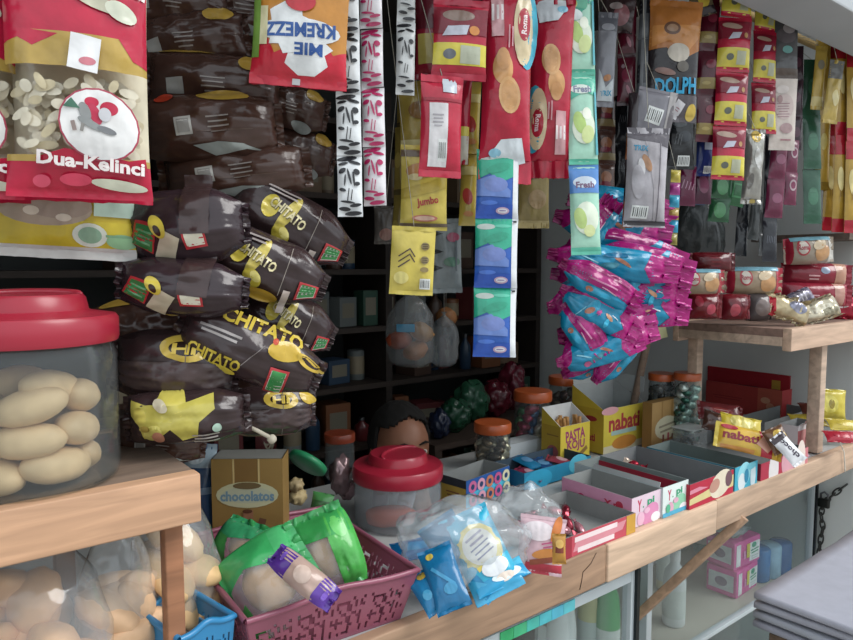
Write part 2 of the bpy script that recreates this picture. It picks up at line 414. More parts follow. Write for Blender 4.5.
YL = .052; XL = ony(630, 590, YL).x; GX1 = 1.29
glass_case('glass display case set flush under the weathered plank, with the sticker strip', -.95, XL, YL, .868, [-.45], XL+.004)
glass_case('glass display case set back behind the slanting brace, with the pink pad packets', ony(646, 600, .2).x, GX1, .2, .865, [], GX1-.004)
a = ony(500, 636, YL-.0115); b = ony(575, 604, YL-.0115); tl = thing('sticker_tape', 'cyan and green sticker strip on the top rail of the glass case', 'sticker', (0, 0, 0))
for i in range(6):
    s0, s1 = i/6, (i+1)/6; c0 = a.lerp(b, s0); c1 = a.lerp(b, s1); cc = (c0+c1)/2
    MB().box((cc.x, YL-.0113, .857), (abs(c1.x-c0.x)*.97, .002, .021), mat(('35b06f', '48bb86', '4fc3b4', '58c6d2', '5cc2dc', '63c9d4')[i], 'film'), .0005).build('sticker', tl)
# ---- racks standing on the counter
def rack(name, label, x0, x1, y1, z, mt, mpost, posts, th=.056, board='8d7461'):
    k = thing(name, label, 'rack', (0, 0, 0))
    slab(x0, .018, z-.022, x1, y1, z-.002, mat(board, 'wood')).build('shelf_board', k, False)
    slab(x0, -.004, z-th, x1, .018, z, mat(mt, 'wood'), .002).build('front_rail', k)
    slab(x0, y1, z-th, x1, y1+.018, z, mat(mt, 'wood'), .002).build('back_rail', k)
    for xe in (x0+.0005, x1-.0185): slab(xe, .018, z-.045, xe+.018, y1, z-.022, mat(mpost, 'wood'), .001).build('side_rail', k)
    for (px, py, w) in posts: slab(px-w/2, py-w/2, ZC+.004, px+w/2, py+w/2, z-.022, mat(mpost, 'wood'), .002).build('post', k)
    return k
ZL = 1.255
lc = onz(203, 475, ZL).x
rack('wooden_rack', 'wooden rack under the red lidded bun jar at the near counter end', lc-.85, lc, .27, ZL, 'c49a7a', '9a6a4c', [(lc-.022, .037, .021), (lc-.1, .25, .024), (lc-.8, .032, .024)], board='7d6a5c')
ZR = 1.335
xr = ony(790, 338, .0).x
rack('wooden_rack', 'wooden rack of biscuit rolls at the far end of the counter', xr, 1.335, .30, ZR, 'c9aa92', 'c0a792', [(.885, .04, .033), (.685, .285, .03)], board='8a6f62')
# ---- second wall board high on the right
sp = onx(853, 238, 1.343)
wb = slab(1.18, sp.y-.05, sp.z-.01, 1.343, sp.y+.25, sp.z+.01, mat('73645a', 'wood')).build('wall_shelf', None, False); tag(wb, 'bare brown wall shelf behind the golden sachet strips', 'shelf')
# ---- slanted stick behind the cyan snack bags and its paper note
a = at(656, 300, 2.0); b = at(640, 375, 1.98)
st = MB().tube([a+(a-b)*2.2, b+(b-a)*.62], .011, mat('8a7565', 'wood'), 10).build('wooden_stick'); tag(st, 'slanting round wooden stick behind the pink and cyan snack bags', 'stick')
nt_ = thing('paper_note', 'small yellowish paper note with blue scribble stuck to the slanting stick', 'note', at(657, 329, 1.95), frot(0, -14))
mb = MB(); W_, H_ = 18*1.95/FPX, 21*1.95/FPX
mb.box((0, 0, 0), (W_, .0008, H_), mat('d8d6a4', 'card')); mb.tube([(-W_*.25, -.0009, H_*.2), (W_*.1, -.0009, H_*.25), (-W_*.1, -.0009, 0), (W_*.05, -.0009, -.002)], .0008, mat('3f8db0', 'card'), 5); mb.build('sheet', nt_, False)
# ---- hanging rods above (the goods hang from these)
for i, (y, nm) in enumerate(((.05, 'bamboo hanging rod nearest the street above the goods'), (.2, 'bamboo hanging rod deeper inside above the chip bags'))):
    o = MB().tube([(-1.3, y, 2.16), (0, y, 2.165), (1.3, y, 2.16)], .011, mat('a58a55', 'wood'), 10).build('hanging_rod'); tag(o, nm, 'rod')
# ---- world and daylight
w = bpy.data.worlds.new('World'); SC.world = w; w.use_nodes = True
nt = w.node_tree; bg = nt.nodes['Background']
bg.inputs[0].default_value = (.86, .94, 1.0, 1); bg.inputs[1].default_value = 1.1
tcw = nt.nodes.new('ShaderNodeTexCoord'); sx = nt.nodes.new('ShaderNodeSeparateXYZ'); rp = nt.nodes.new('ShaderNodeValToRGB')
nt.links.new(tcw.outputs['Generated'], sx.inputs[0]); nt.links.new(sx.outputs[2], rp.inputs[0]); nt.links.new(rp.outputs[0], bg.inputs[0])
rp.color_ramp.elements[0].position = .0; rp.color_ramp.elements[0].color = (.42, .43, .43, 1)
rp.color_ramp.elements[1].position = .25; rp.color_ramp.elements[1].color = (.86, .94, 1.0, 1)
sl = bpy.data.lights.new('sun', 'SUN'); sl.energy = 1.5; sl.angle = rad(32); sl.color = (1, .98, .95)
so = bpy.data.objects.new('sun', sl); C.objects.link(so); so.rotation_euler = Vector((-.45, .55, -.72)).to_track_quat('-Z', 'Y').to_euler()
SC.view_settings.view_transform = 'Standard'; SC.view_settings.look = 'None'; SC.view_settings.gamma = 1; SC.view_settings.use_curve_mapping = False
SC.view_settings.exposure = 0.45
# ================================================================ goods hanging on the near side
SC_ = 'b81f3e'
kel = [R(-.5, .12, .5, .5, SC_), R(-.5, -.0, .5, .13, 'b89a4e'), P([(-.5, .08), (-.4, .1), (-.3, .07), (-.12, .12), (-.5, .14)], SC_), P([(.3, .13), (.4, .05), (.5, .03), (.5, .14)], SC_), R(-.5, -.5, .5, -.36, SC_), R(-.5, -.365, .5, -.34, 'b99c55'),
       P([(-.3, -.35), (-.1, -.31), (.35, -.345), (.47, -.33), (.48, -.38), (-.28, -.39)], SC_),
       T('Kelinci', .3, .345, .4, .12, 'f3ece6', -8), E(.18, .255, .2, .05, 'b9b6a0', -14), E(.32, .235, .12, .07, 'd5d8c4', -25),
       E(.15, -.215, .29, .26, 'b0455a', -20), E(.15, -.215, .277, .247, 'ecebea', -20),
       E(.22, -.15, .065, .05, 'c02848'), E(.1, -.13, .05, .035, 'c02848'), E(.12, -.175, .04, .08, 'b83550', 25), E(.05, -.17, .04, .07, '8d8f8f', 20), E(.09, -.215, .1, .028, '8d9090', -25), E(.2, -.235, .07, .025, '77797c', -15), E(.19, -.175, .045, .05, 'cfcfd4'), P([(-.1, -.155), (-.04, -.12), (.02, -.16)], '3f6c58'), X(-.03, -.225, .03, .07, '9a8a86', 12), X(.03, -.23, .025, .06, '8d8a86', -12),
       T('Dua-Kelinci', .09, -.365, .76, .105, 'a83048', -4), T('Dua-Kelinci', .085, -.362, .75, .1, 'f6ecea', -4),
       E(.27, -.445, .2, .04, 'cfd0bc', -6), E(-.26, -.44, .06, .045, 'd6506a'), E(-.03, -.43, .11, .045, 'd0425e'),
       LN(-.12, .33, .2, 3, 'd98a96', -4), E(-.33, .325, .035, .035, 'e3a8b0'),
       X(.06, .05, .21, .25, 'e9e9ea', -8), E(.08, .02, .06, .03, 'c87884')]
def peanuts(seed, n, a0, a1, b0, b1, col='dfd6c0', dark='c9bea4'):
    rr = random.Random(seed); out = []
    for i in range(n):
        a = rr.uniform(a0, a1); b = rr.uniform(b0, b1); ro = rr.uniform(-70, 70); c = (col, 'e2dac4', 'cabd9c', dark)[i % 4]
        out.append(E(a, b, rr.uniform(.05, .08), rr.uniform(.028, .04), c, ro))
    return out
kw = dict(seals=(.03, .04), sealc=(SC_, SC_), crump=.002, nx=20, nz=28)
def peanut_bag(label, cx, cy, w, h, y, yaw, roll, seed, ops):
    return hang('peanut_bag', label, 'snack bag', cx, cy, w, h, y=y, yaw=yaw, roll=roll, t=.042, base='d8cfb6', ops=peanuts(seed, 150, -.42, .42, -.32, -.03)+ops, group='hanging bags of peanuts', seed=seed, **kw)
peanut_bag('red and cream peanut bag with a white oval emblem hanging complete at the near side', 82, 82, 127, 238, .05, 22, .5, 3, kel)
peanut_bag('red and cream peanut bag cut by the photo edge behind the complete peanut bag', -47, 78, 127, 244, .105, 22, 0, 5, kel)
hang('snack_pouch', 'yellow pouch with a brown window hanging below and behind the red peanut bags', 'snack bag', 58, 170, 150, 176, y=.135, yaw=16, roll=3.0, t=.035, base='d8c13c',
     ops=[R(-.5, -.5, .5, -.43, 'd9dcd8'), P([(-.5, -.2), (.2, -.2), (.5, .0), (.5, .5), (-.5, .5)], 'd9c23a'), R(-.5, -.43, .5, -.28, 'd8c53e'), E(-.06, -.225, .3, .11, 'b5a694'), E(.02, -.2, .22, .09, 'a8978a'), E(-.14, -.24, .05, .03, 'e4dccc'), E(.06, -.27, .05, .025, 'e4dccc'), R(.25, -.25, .5, .1, 'b7d0c2'), E(.22, -.36, .11, .08, 'dfe8dc'), E(.22, -.36, .075, .055, '8fb79c'), E(.42, -.39, .1, .05, '8fbd90'), LN(.4, -.36, .16, 1, '7aa680')],
     seals=(.05, .05), sealc=('d6d8d4', 'd8c13c'), seed=8, nz=26)
hang('noodle_snack_bag', 'orange and red noodle snack bag hanging upside down beside the sachet strips', 'snack bag', 301, 25, 97, 122, y=.045, yaw=6, roll=183.5, t=.03, base='c98a3a',
     ops=[P([(-.5, .2), (-.36, .24), (-.28, .16), (-.1, .26), (.1, .2), (.26, .26), (.34, .14), (.5, .22), (.5, .5), (-.5, .5)], 'c8283c'), S(-.08, .2, .2, .28, 10, 'eceff0'), E(.0, .08, .43, .13, 'eceff0'), S(.12, .06, .19, .26, 9, 'eceff0'),
          T('MIE', -.1, .215, .3, .12, '30599e'), T('KREMEZZ', .0, .07, .76, .14, '30599e', 2), R(.42, -.3, .5, .3, '7ba04a'), R(.34, -.1, .42, .2, 'd8d2a8'), E(.0, -.15, .16, .1, 'c8323e'), E(-.03, -.22, .1, .07, 'd87858'), E(.22, -.3, .13, .1, 'd9a860'), E(-.25, -.32, .15, .09, 'dcb271'), R(-.02, .44, .06, .49, 'b9babb')],
     seals=(.05, .07), sealc=('c98a3a', 'c22a40'), seed=11, crump=.002)
# narrow coffee / drink sachet strips
def zebra(c): return [E(-.1, .45, .4, .1, c, 8), E(.2, .38, .26, .07, c, -14), E(-.26, .36, .2, .06, c, 12), E(-.3, .24, .16, .1, c, 30), E(.28, .22, .14, .12, c, -30), E(-.02, .14, .05, .34, c, 14), E(.16, .1, .045, .3, c, 6), E(-.2, .08, .035, .24, c, -6), E(.3, .02, .12, .08, c, 10), E(-.3, -.08, .14, .07, c, -16), LN(.0, -.16, .5, 2, c, 82, .14, .04), E(-.1, -.28, .3, .05, c, -8), E(.22, -.33, .24, .07, c, 10), E(-.22, -.39, .24, .08, c, -6), E(.12, -.46, .34, .09, c, 4)]
zb = zebra('26262a'); zp = zebra('b32a5e')
ks = dict(seals=(.06, .06), nx=8, nz=16, lim=.006)
strip('sachet_strip', 'long strip of white drink sachets with black zebra marks', 'sachet strip', 346, -28, 350.5, 217, 25, 4, y=.05, yaw=6, base='dfe2e4', ops=zb, group='zebra striped drink sachet strips', **ks)
strip('sachet_strip', 'long strip of white drink sachets with magenta marks beside the black and white strip', 'sachet strip', 370, -30, 375.5, 206, 23, 4, y=.055, yaw=-4, base='e0dde0', ops=zp, group='zebra striped drink sachet strips', **ks)
strip('sachet_strip', 'short strip of white black-marked sachets ending above the yellow sachets', 'sachet strip', 407, -50, 405, 95, 19, 2, y=.08, yaw=10, base='d2d4d4', ops=zb, group='zebra striped drink sachet strips', **ks)
# red wafer packs
WR = 'b51f38'
hang('wafer_packet', 'plain red wafer packet seen from the back with a white barcode panel', 'wafer packet', 441, 127, 44, 100, y=.04, yaw=14, roll=1.5, t=.022, base='b82840', ops=[R(-.32, -.4, .12, .22, 'd9d6d8'), BC(.0, -.24, .2, .5, 0), R(.0, .33, .34, .47, 'c9d2dc'), R(-.5, .24, .5, .27, '9a2034'), LN(-.12, .05, .26, 4, 'a8a4aa', 0, .08, .03)], seals=(.07, .07), seed=21)
hang('wafer_packet', 'small red sachet with a yellow band and a grey medallion', 'wafer packet', 460, 40, 56, 78, y=.03, yaw=6, roll=2, t=.018, base='b4253c',
     ops=[R(-.5, -.33, .5, -.06, 'd6c84e'), E(-.2, -.2, .12, .09, '6b6f76'), R(.0, -.31, .38, -.09, 'b9bda8'), R(-.5, .05, .5, .38, '7e2030'), E(-.05, .28, .3, .1, '8f7a70'), P([(-.35, .02), (.1, .04), (.15, .16), (-.25, .14)], 'c5c8d6'), E(.25, .1, .1, .08, 'd28a4a')], seals=(.08, .08), sealc=('b02840', 'b02840'), seed=22)
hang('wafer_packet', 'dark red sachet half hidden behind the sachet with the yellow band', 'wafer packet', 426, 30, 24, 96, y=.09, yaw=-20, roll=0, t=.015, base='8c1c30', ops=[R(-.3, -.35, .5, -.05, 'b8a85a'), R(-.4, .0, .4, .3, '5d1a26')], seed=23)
hang('wafer_packet', 'thin red sachet with yellow foot hanging beside the red barcode packet', 'wafer packet', 462, 118, 18, 92, y=.075, yaw=-25, roll=3, t=.015, base='a82238', ops=[R(-.5, -.5, .5, -.2, 'c9c6b8'), R(-.5, -.2, .5, -.1, 'cfc258')], seed=24)
def bisc(flip):
    o = [E(-.12, .02, .2, .3, 'd3a06a', 5), E(.02, -.1, .22, .33, 'd9ab78', 8), E(.02, -.1, .17, .27, 'd2a06c', 8), E(-.12, .06, .14, .2, 'cf9a66', 5), E(.38, .2, .24, .72, '3fa6bf'), E(.3, .2, .22, .66, 'd9c7a2'), E(.3, .22, .14, .3, 'b02a3c'), T('Roma', .3, .22, .36, .12, 'f1dede', 88),
         P([(-.3, -.36), (-.12, -.3), (.3, -.29), (.38, -.4), (.1, -.42), (-.28, -.41)], 'd6dde2'), E(-.22, -.36, .12, .08, '8ec2d8'), R(-.36, .16, -.12, .38, 'cfa0a4'), LN(-.24, .27, .3, 3, 'eee4e4', 90, .09, .045), LN(.02, .16, .4, 2, 'd7a2a8', 90, .07, .03)]
    return o
kb = dict(seals=(.11, .09), sealc=('b01e38', 'a81c34'), nx=16, nz=28, crump=.003, flare=.1, fold=1.6)
hang('biscuit_packet', 'red biscuit packet with two round biscuits and a blue oval facing the street', 'biscuit packet', 506.5, 76, 54, 214, y=.02, yaw=5, roll=.6, t=.04, base='b3203a', ops=bisc(0), group='red biscuit packets', seed=31, **kb)
hang('biscuit_packet', 'red biscuit packet hung upside down beside the upright red biscuit packet', 'biscuit packet', 550.5, 82, 46, 190, y=.03, yaw=-4, roll=180.6, t=.036, base='b3203a', ops=bisc(1), group='red biscuit packets', seed=32, **kb)
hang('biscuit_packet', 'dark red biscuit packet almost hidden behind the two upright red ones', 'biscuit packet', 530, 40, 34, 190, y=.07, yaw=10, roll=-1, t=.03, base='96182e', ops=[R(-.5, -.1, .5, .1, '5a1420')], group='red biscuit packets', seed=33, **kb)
# yellow seasoning sachets
ye = 'd0bc5a'
yop = [R(-.5, .36, .5, .44, '6b5a48'), E(-.05, .2, .36, .16, 'b98a5a', 4), E(.1, .22, .2, .1, '9c6a44', -10), E(-.2, .12, .16, .07, 'd6c89a', 0), P([(-.5, -.02), (.1, .06), (.5, .16), (.5, .0), (.0, -.08), (-.5, -.14)], 'b7a248'), T('Jumbo', .08, -.17, .48, .2, 'a8403a', 10), E(.02, -.36, .28, .07, 'c27a6a'), E(.02, -.36, .22, .045, 'd8b4a0'), R(-.5, -.46, .5, -.42, '6e5f4e')]
yback = [X(-.2, .12, .32, .03, '5b4a3c', 35), X(-.2, .04, .32, .03, '5b4a3c', 35), X(-.2, -.04, .32, .03, '5b4a3c', 35), X(-.02, .12, .22, .03, '5b4a3c', -55), X(-.02, .04, .22, .03, '5b4a3c', -55), E(.27, .22, .1, .09, '8d7c52'), E(.27, .02, .1, .09, '8d7c52'), E(.27, -.12, .1, .06, '8d7c52'), LN(.27, .22, .14, 3, '4c4030'), LN(.27, .02, .14, 3, '4c4030'), BC(.3, -.33, .24, .24, 0), E(-.25, -.25, .17, .14, 'dccf80')]
hang('seasoning_sachet', 'yellow seasoning sachet with a picture of food and red lettering', 'sachet', 424, 188, 48, 84, y=.1, yaw=4, roll=1, t=.014, base=ye, ops=yop, group='yellow seasoning sachets', seed=41, seals=(.05, .05))
hang('seasoning_sachet', 'plain yellow back of a seasoning sachet with a small barcode, lowest of its strip', 'sachet', 412.5, 261, 44, 68, y=.08, yaw=6, roll=3, t=.012, base='d3c05c', ops=yback, group='yellow seasoning sachets', seed=42, seals=(.06, .06), flare=.01)
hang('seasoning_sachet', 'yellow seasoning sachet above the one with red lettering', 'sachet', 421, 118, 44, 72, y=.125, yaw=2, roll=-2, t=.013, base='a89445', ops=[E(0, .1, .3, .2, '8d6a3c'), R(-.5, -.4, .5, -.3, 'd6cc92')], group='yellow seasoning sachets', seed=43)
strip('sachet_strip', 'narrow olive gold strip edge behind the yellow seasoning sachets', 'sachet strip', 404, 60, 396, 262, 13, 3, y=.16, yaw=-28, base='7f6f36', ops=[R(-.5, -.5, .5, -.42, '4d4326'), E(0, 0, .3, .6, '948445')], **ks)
strip('sachet_strip', 'yellow and red seasoning strip behind the red biscuit packets', 'sachet strip', 473, 82, 467, 226, 17, 2, y=.11, yaw=-14, base='c0a94c', ops=[E(0, -.1, .3, .5, 'b0403a', 15), R(-.5, .2, .5, .32, 'd8cc88'), E(.1, -.34, .3, .16, 'cf8d50')], **ks)
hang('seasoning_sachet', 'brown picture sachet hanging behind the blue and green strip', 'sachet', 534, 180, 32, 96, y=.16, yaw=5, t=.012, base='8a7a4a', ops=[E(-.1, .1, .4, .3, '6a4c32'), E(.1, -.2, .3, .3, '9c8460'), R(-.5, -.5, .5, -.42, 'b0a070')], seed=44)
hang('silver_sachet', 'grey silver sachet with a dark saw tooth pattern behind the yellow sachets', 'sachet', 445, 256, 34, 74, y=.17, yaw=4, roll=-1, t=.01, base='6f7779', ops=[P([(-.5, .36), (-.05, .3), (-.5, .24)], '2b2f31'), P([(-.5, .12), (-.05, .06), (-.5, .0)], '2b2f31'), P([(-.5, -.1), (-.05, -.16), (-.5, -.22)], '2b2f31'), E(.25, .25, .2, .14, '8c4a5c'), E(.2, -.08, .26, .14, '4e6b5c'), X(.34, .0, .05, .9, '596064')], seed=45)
hang('clear_sachet', 'murky clear sachet hanging in the dark beside the magenta marked strip', 'sachet', 386, 225, 24, 38, y=.3, yaw=5, t=.012, base='55504c', ops=[E(0, -.25, .3, .25, '8d6a62')], seed=46)
# blue and green washing powder strip with a white margin
bl = [R(.36, -.5, .5, .5, 'dcdfe2'), P([(-.5, .06), (-.2, .14), (.1, .02), (.36, .1), (.36, .5), (-.5, .5)], '35a98a'), E(-.25, .38, .22, .07, 'b9c4bd'), E(.15, .39, .2, .04, '5cc0a4'), E(.0, .22, .3, .1, '2f9f80', 15), P([(-.5, .05), (-.1, .12), (.3, -.1), (.3, -.2), (-.5, -.18)], '6a86c6'), E(-.05, -.02, .28, .17, '7183bd'), R(-.5, -.5, .36, -.3, '2c55b0'), E(-.2, -.28, .2, .05, '4f79d0'), E(.12, -.39, .16, .08, 'c6a8c0'), E(.12, -.39, .12, .05, 'e2e0e8'), LN(.12, -.39, .16, 1, '6a4fa0'), R(.38, .44, .46, .47, '26282a')]
strip('sachet_strip', 'blue and green detergent sachet strip with a white margin', 'sachet strip', 498, 150, 494, 357, 43, 3, y=.03, yaw=3, base='315fb4', ops=bl, t=.02, seals=(.03, .03), nx=12, nz=18, lim=.006)
# green drink powder strip
fr_ = [R(-.5, .44, .5, .5, '59b79c'), R(-.5, -.5, .5, -.44, '59b79c'), P([(-.5, .44), (.5, .44), (.5, .24), (.1, .3), (-.5, .2)], '55b89e'), E(-.05, .33, .36, .16, 'e3efe6'), T('Fresh', .0, .33, .62, .24, '8a90a8'), E(.0, -.1, .4, .55, 'dfe9d6'), E(-.15, -.05, .2, .38, 'b3d07a', 15), E(.12, -.18, .22, .3, 'd6e4a0', -12), E(.1, .05, .16, .2, 'eef3e2'), R(.4, -.4, .5, .3, '58aab6')]
fb_ = [R(-.5, .44, .5, .5, '4a86c4'), R(-.5, .18, .5, .44, '5a8ccc'), E(.0, .3, .4, .2, 'cfdcea'), T('Fresh', .0, .27, .62, .22, '7c5f7c'), E(.02, -.1, .42, .55, 'e2ecd8'), E(-.2, -.1, .2, .36, 'bcd484', 12), E(.1, -.24, .2, .2, 'dce6a8'), R(-.5, -.5, .5, -.42, '66c4aa')]
strip('sachet_strip', 'pale green drink powder strip in front of the pink and cyan snack bags', 'sachet strip', 578, -15, 586, 255, 30, 3, y=.015, yaw=4, base='a9d8c2', opss=[fr_, fr_, fb_], t=.018, seals=(.04, .04), nx=12, nz=20, lim=.006)
hang('drink_sachet', 'green and yellow drink sachet sticking out sideways at the top of the pale green strip', 'sachet', 566, 8, 44, 34, y=.02, yaw=0, roll=4, t=.012, base='3f9f86', ops=[R(-.5, .0, .5, .5, '5aa88a'), E(-.1, .1, .35, .16, 'b8c46a'), E(.2, -.2, .2, .12, 'dfe8e8')], seed=47)
# ================================================================ brown chip bags, hung in a tall cluster
BR = '37292a'
f1 = [E(-.08, -.06, .1, .34, 'cbb95a', 72), E(-.08, -.2, .19, .15, 'd6c24f', 0), T('CHITATO', -.08, -.06, .72, .17, '3a2a20', 76), T('CHITATO', -.09, -.063, .72, .17, 'efe3b4', 76), E(.26, -.05, .18, .13, 'cdbb48', 60), E(.22, -.03, .11, .07, 'e0d27c', 60), X(-.02, .16, .012, .8, '9a9088', 92), X(.22, .36, .36, .36, 'b23338', 92), X(.24, .36, .28, .28, 'c9c4bc', 92), X(.22, .36, .26, .28, '3b8a4a', 92), LN(.22, .36, .22, 4, '8fc49a', 92, .055, .016), X(.46, .22, .12, .4, 'd8c9c0', 92), E(.47, .05, .3, .1, 'c8a23c', 92), LN(-.36, -.15, .6, 2, 'a39a97', 90, .07, .03)]
f2 = [T('CHITATO', -.44, .02, 1.5, .2, 'c9b044', 90), T('CHITATO', .26, -.2, .95, .2, 'd8c04a', 90), E(.42, -.17, .36, .07, 'd2bd48', 92), LN(-.14, -.22, .75, 2, 'a7a09e', 90, .08, .04), E(-.24, .2, .16, .3, 'c9a73c', 10), E(-.33, .12, .05, .05, 'c04a30'), E(-.24, .39, .3, .12, 'd0b04a', 80), E(-.27, .385, .2, .075, BR, 80), X(.0, .02, .012, .5, '8a8280', 60), X(.28, .22, .34, .46, 'b23338', 94), X(.3, .22, .26, .4, 'cfc9c0', 94), X(.28, .22, .24, .38, '3a8748', 94)]
f3 = [E(-.3, -.1, .3, .28, 'cabd5a', 20), P([(-.42, -.42), (-.3, -.3), (-.28, -.05), (-.45, .22), (-.2, .24), (.02, .12), (.3, .1), (.36, -.02), (.12, -.1), (.3, -.2), (.34, -.32), (.1, -.34), (-.1, -.42)], 'bdb255'), E(.2, -.24, .14, .2, 'd2c86c', 30), E(.28, -.2, .12, .12, 'c98a70', 0), E(-.1, -.34, .18, .12, 'c6b85a', 20), E(-.28, -.18, .16, .1, 'd9cfb4', 60), E(.16, .25, .085, .085, 'a9c4b4'), LN(.34, .16, .5, 3, 'a8a19c', 90, .07, .03), E(.12, -.3, .06, .1, 'a08a40')]
f4 = [E(-.28, .1, .35, .17, 'cdb04c', 85), E(-.28, .1, .22, .09, '2a1c18', 85), T('HI', -.28, .1, .34, .14, 'd8bc50', 90), X(.0, .12, .012, 1, '6f6664', 90), E(-.36, .4, .2, .14, 'c9aa44', 60), R(-.1, -.45, .3, .45, '4a3c3c')]
f5 = [X(.1, -.3, .36, .4, 'b23338', 70), X(.12, -.3, .3, .34, '3b7f48', 70), LN(.12, -.3, .25, 3, '6aa878', 70, .08, .03), X(.28, -.12, .26, .4, 'c9bfa8', 60), X(.1, .1, .32, .4, 'b8323a', 95), X(.1, .1, .26, .34, 'dcd9c6', 95), E(.0, -.17, .17, .1, 'd8c450', 30), E(.05, -.17, .08, .045, '3a2a22', 30), X(-.28, .12, .4, .8, '3d2d2d', 88)]
bk = [X(.02, -.17, .26, .27, 'b5b2ac', 95), X(.02, -.17, .19, .2, '8f8c88', 95), LN(.0, .06, .36, 4, '958c87', 92, .07, .022), P([(.3, -.12), (.44, .02), (.38, .24), (.46, .36), (.3, .22), (.26, .05)], '9fa5a2'), E(-.45, .1, .42, .1, 'b18f3e', 90), X(.1, .1, .9, .01, '5d4a40', 90), E(-.46, -.3, .16, .07, 'a83a26', 90)]
bk2 = [X(.16, -.26, .3, .25, '9c9a96', 95), LN(.1, .0, .42, 4, '8e8580', 92, .07, .022), E(.44, .18, .34, .1, '9aa09f', 80), E(-.36, .28, .16, .3, 'b4923f', 12), E(-.47, -.2, .5, .05, 'b08f40', 90)]
DES = {}
def chip_bag(label, cx, cy, L, Wd, y, roll, des, yaw=0, pitch=0, t=.066):
    """L and Wd: length and width in photo pixels; the bag lies sideways, its top to the right"""
    p = ony(cx, cy, y); dd = depth(p); Ls = L*dd/FPX; Ws = Wd*dd/FPX; rot = frot(yaw+10, roll+90, pitch)
    if des not in DES:
        r = thing('chip_bag', label, 'snack bag', p, rot, 'brown chip bags in the tall cluster'); ops, base = {'f1': (f1, BR), 'f2': (f2, BR), 'f3': (f3, BR), 'f4': (f4, BR), 'f5': (f5, '33252a'), 'bk': (bk, '4a332b'), 'bk2': (bk2, '463029')}[des]
        pouch_parts(r, Ws, Ls, t, base, ops, seals=(.045, .05), crump=.006, fold=1.6, tip={'f1': (.85, .5), 'f2': (.85, .6), 'f5': (.7, .6), 'f4': (.8, .7)}.get(des, (.9, .75)), seed=len(DES)*3+2, flare=-.1, nx=20, nz=28, back='35231d', lim=.006)
        DES[des] = (r, Ws, Ls); return r
    r0, w0, l0 = DES[des]
    return dup(r0, p, rot, label, None, (Ws/w0, (Ws/w0+Ls/l0)/2, Ls/l0))
chip_bag('brown chip bag back with barcode, third row from the cluster top', 212, 128, 140, 60, .16, -4, 'bk')
chip_bag('brown chip bag back with gold upper edge directly under the cluster top', 216, 84, 138, 54, .19, 3, 'bk2')
chip_bag('brown chip bag back with a long grey crescent above the front facing bags', 236, 174, 150, 52, .16, -6, 'bk', yaw=-5)
chip_bag('small brown chip bag end with barcode under the orange noodle bag', 288, 106, 84, 40, .22, 10, 'bk2', yaw=12)
chip_bag('small brown chip bag end with barcode right of the long grey crescent', 296, 150, 84, 42, .24, 12, 'bk2', yaw=14)
chip_bag('dark chip bag at the very top of the cluster beside the peanut bag', 190, 40, 120, 52, .22, -6, 'bk2', yaw=-8)
chip_bag('dark chip bag at the very top of the cluster beside the noodle bag', 236, 12, 130, 52, .26, 8, 'bk', yaw=6)
chip_bag('dark chip bag at the top edge of the photo over the cluster', 176, 2, 110, 46, .23, 4, 'bk2')
chip_bag('brown chip bag with green, cream and white pictures on its crumpled end', 187, 227, 124, 68, .08, -4, 'f5', yaw=-6)
chip_bag('brown chip bag with yellow lettering tilted down, upper one of the tilted pair', 291, 224, 132, 56, .12, 27, 'f1', yaw=8)
chip_bag('brown chip bag with yellow lettering tilted down, lower one of the tilted pair', 264, 265, 134, 56, .09, 22, 'f1', yaw=4)
chip_bag('brown chip bag with a gold edge lying flat across the middle of the cluster', 183, 287, 130, 52, .07, 6, 'f5', yaw=-4)
chip_bag('brown chip bag with yellow lettering peeking out right of the long lettered bag', 288, 321, 104, 50, .13, 24, 'f1', yaw=12)
chip_bag('brown chip bag seen edge on with yellow lettering along both sides', 251, 351, 152, 56, .06, 24, 'f2', yaw=2)
chip_bag('brown chip bag with a gold ring mark beside the bun jar', 176, 366, 124, 66, .11, 3, 'f4', yaw=-4)
chip_bag('lowest brown chip bag with a pale yellow splash and a small white disc', 188, 416, 122, 50, .08, -1, 'f3')
chip_bag('lowest brown chip bag with a plain grey brown front above the gold carton', 270, 411, 92, 46, .12, 2, 'f4', yaw=8)
chip_bag('dark chip bag deep in the cluster behind the two tilted bags', 226, 205, 130, 60, .27, 10, 'bk')
chip_bag('dark chip bag deep in the cluster behind the gold ring bag', 150, 330, 110, 60, .24, -6, 'bk2')
chip_bag('dark chip bag deep in the cluster behind the edge on lettered bag', 225, 335, 130, 70, .24, 14, 'bk')
chip_bag('dark chip bag low in the cluster behind the pale yellow splash bag', 235, 385, 120, 60, .22, 4, 'bk2')
chip_bag('dark chip bag under the lowest bag with the pale yellow splash', 160, 440, 90, 40, .17, 8, 'bk')
cord = MB().tube([ony(222, 430, .2), ony(222, 200, .2), ony(224, -60, .2)], .0022, mat('b9b2a2', 'cloth'), 6).build('hanging_string'); tag(cord, 'pale string that strings the brown chip bags together', 'string')
kn = MB().tube([ony(243, 424, .06), ony(258, 431, .055), ony(271, 438, .05)], .0028, mat('b5ad9c', 'cloth'), 6).blob(ony(272, 439, .05), (.006, .006, .006), mat('b5ad9c', 'cloth')).build('knotted_string'); tag(kn, 'knotted end of pale string hanging over the gold carton', 'string')
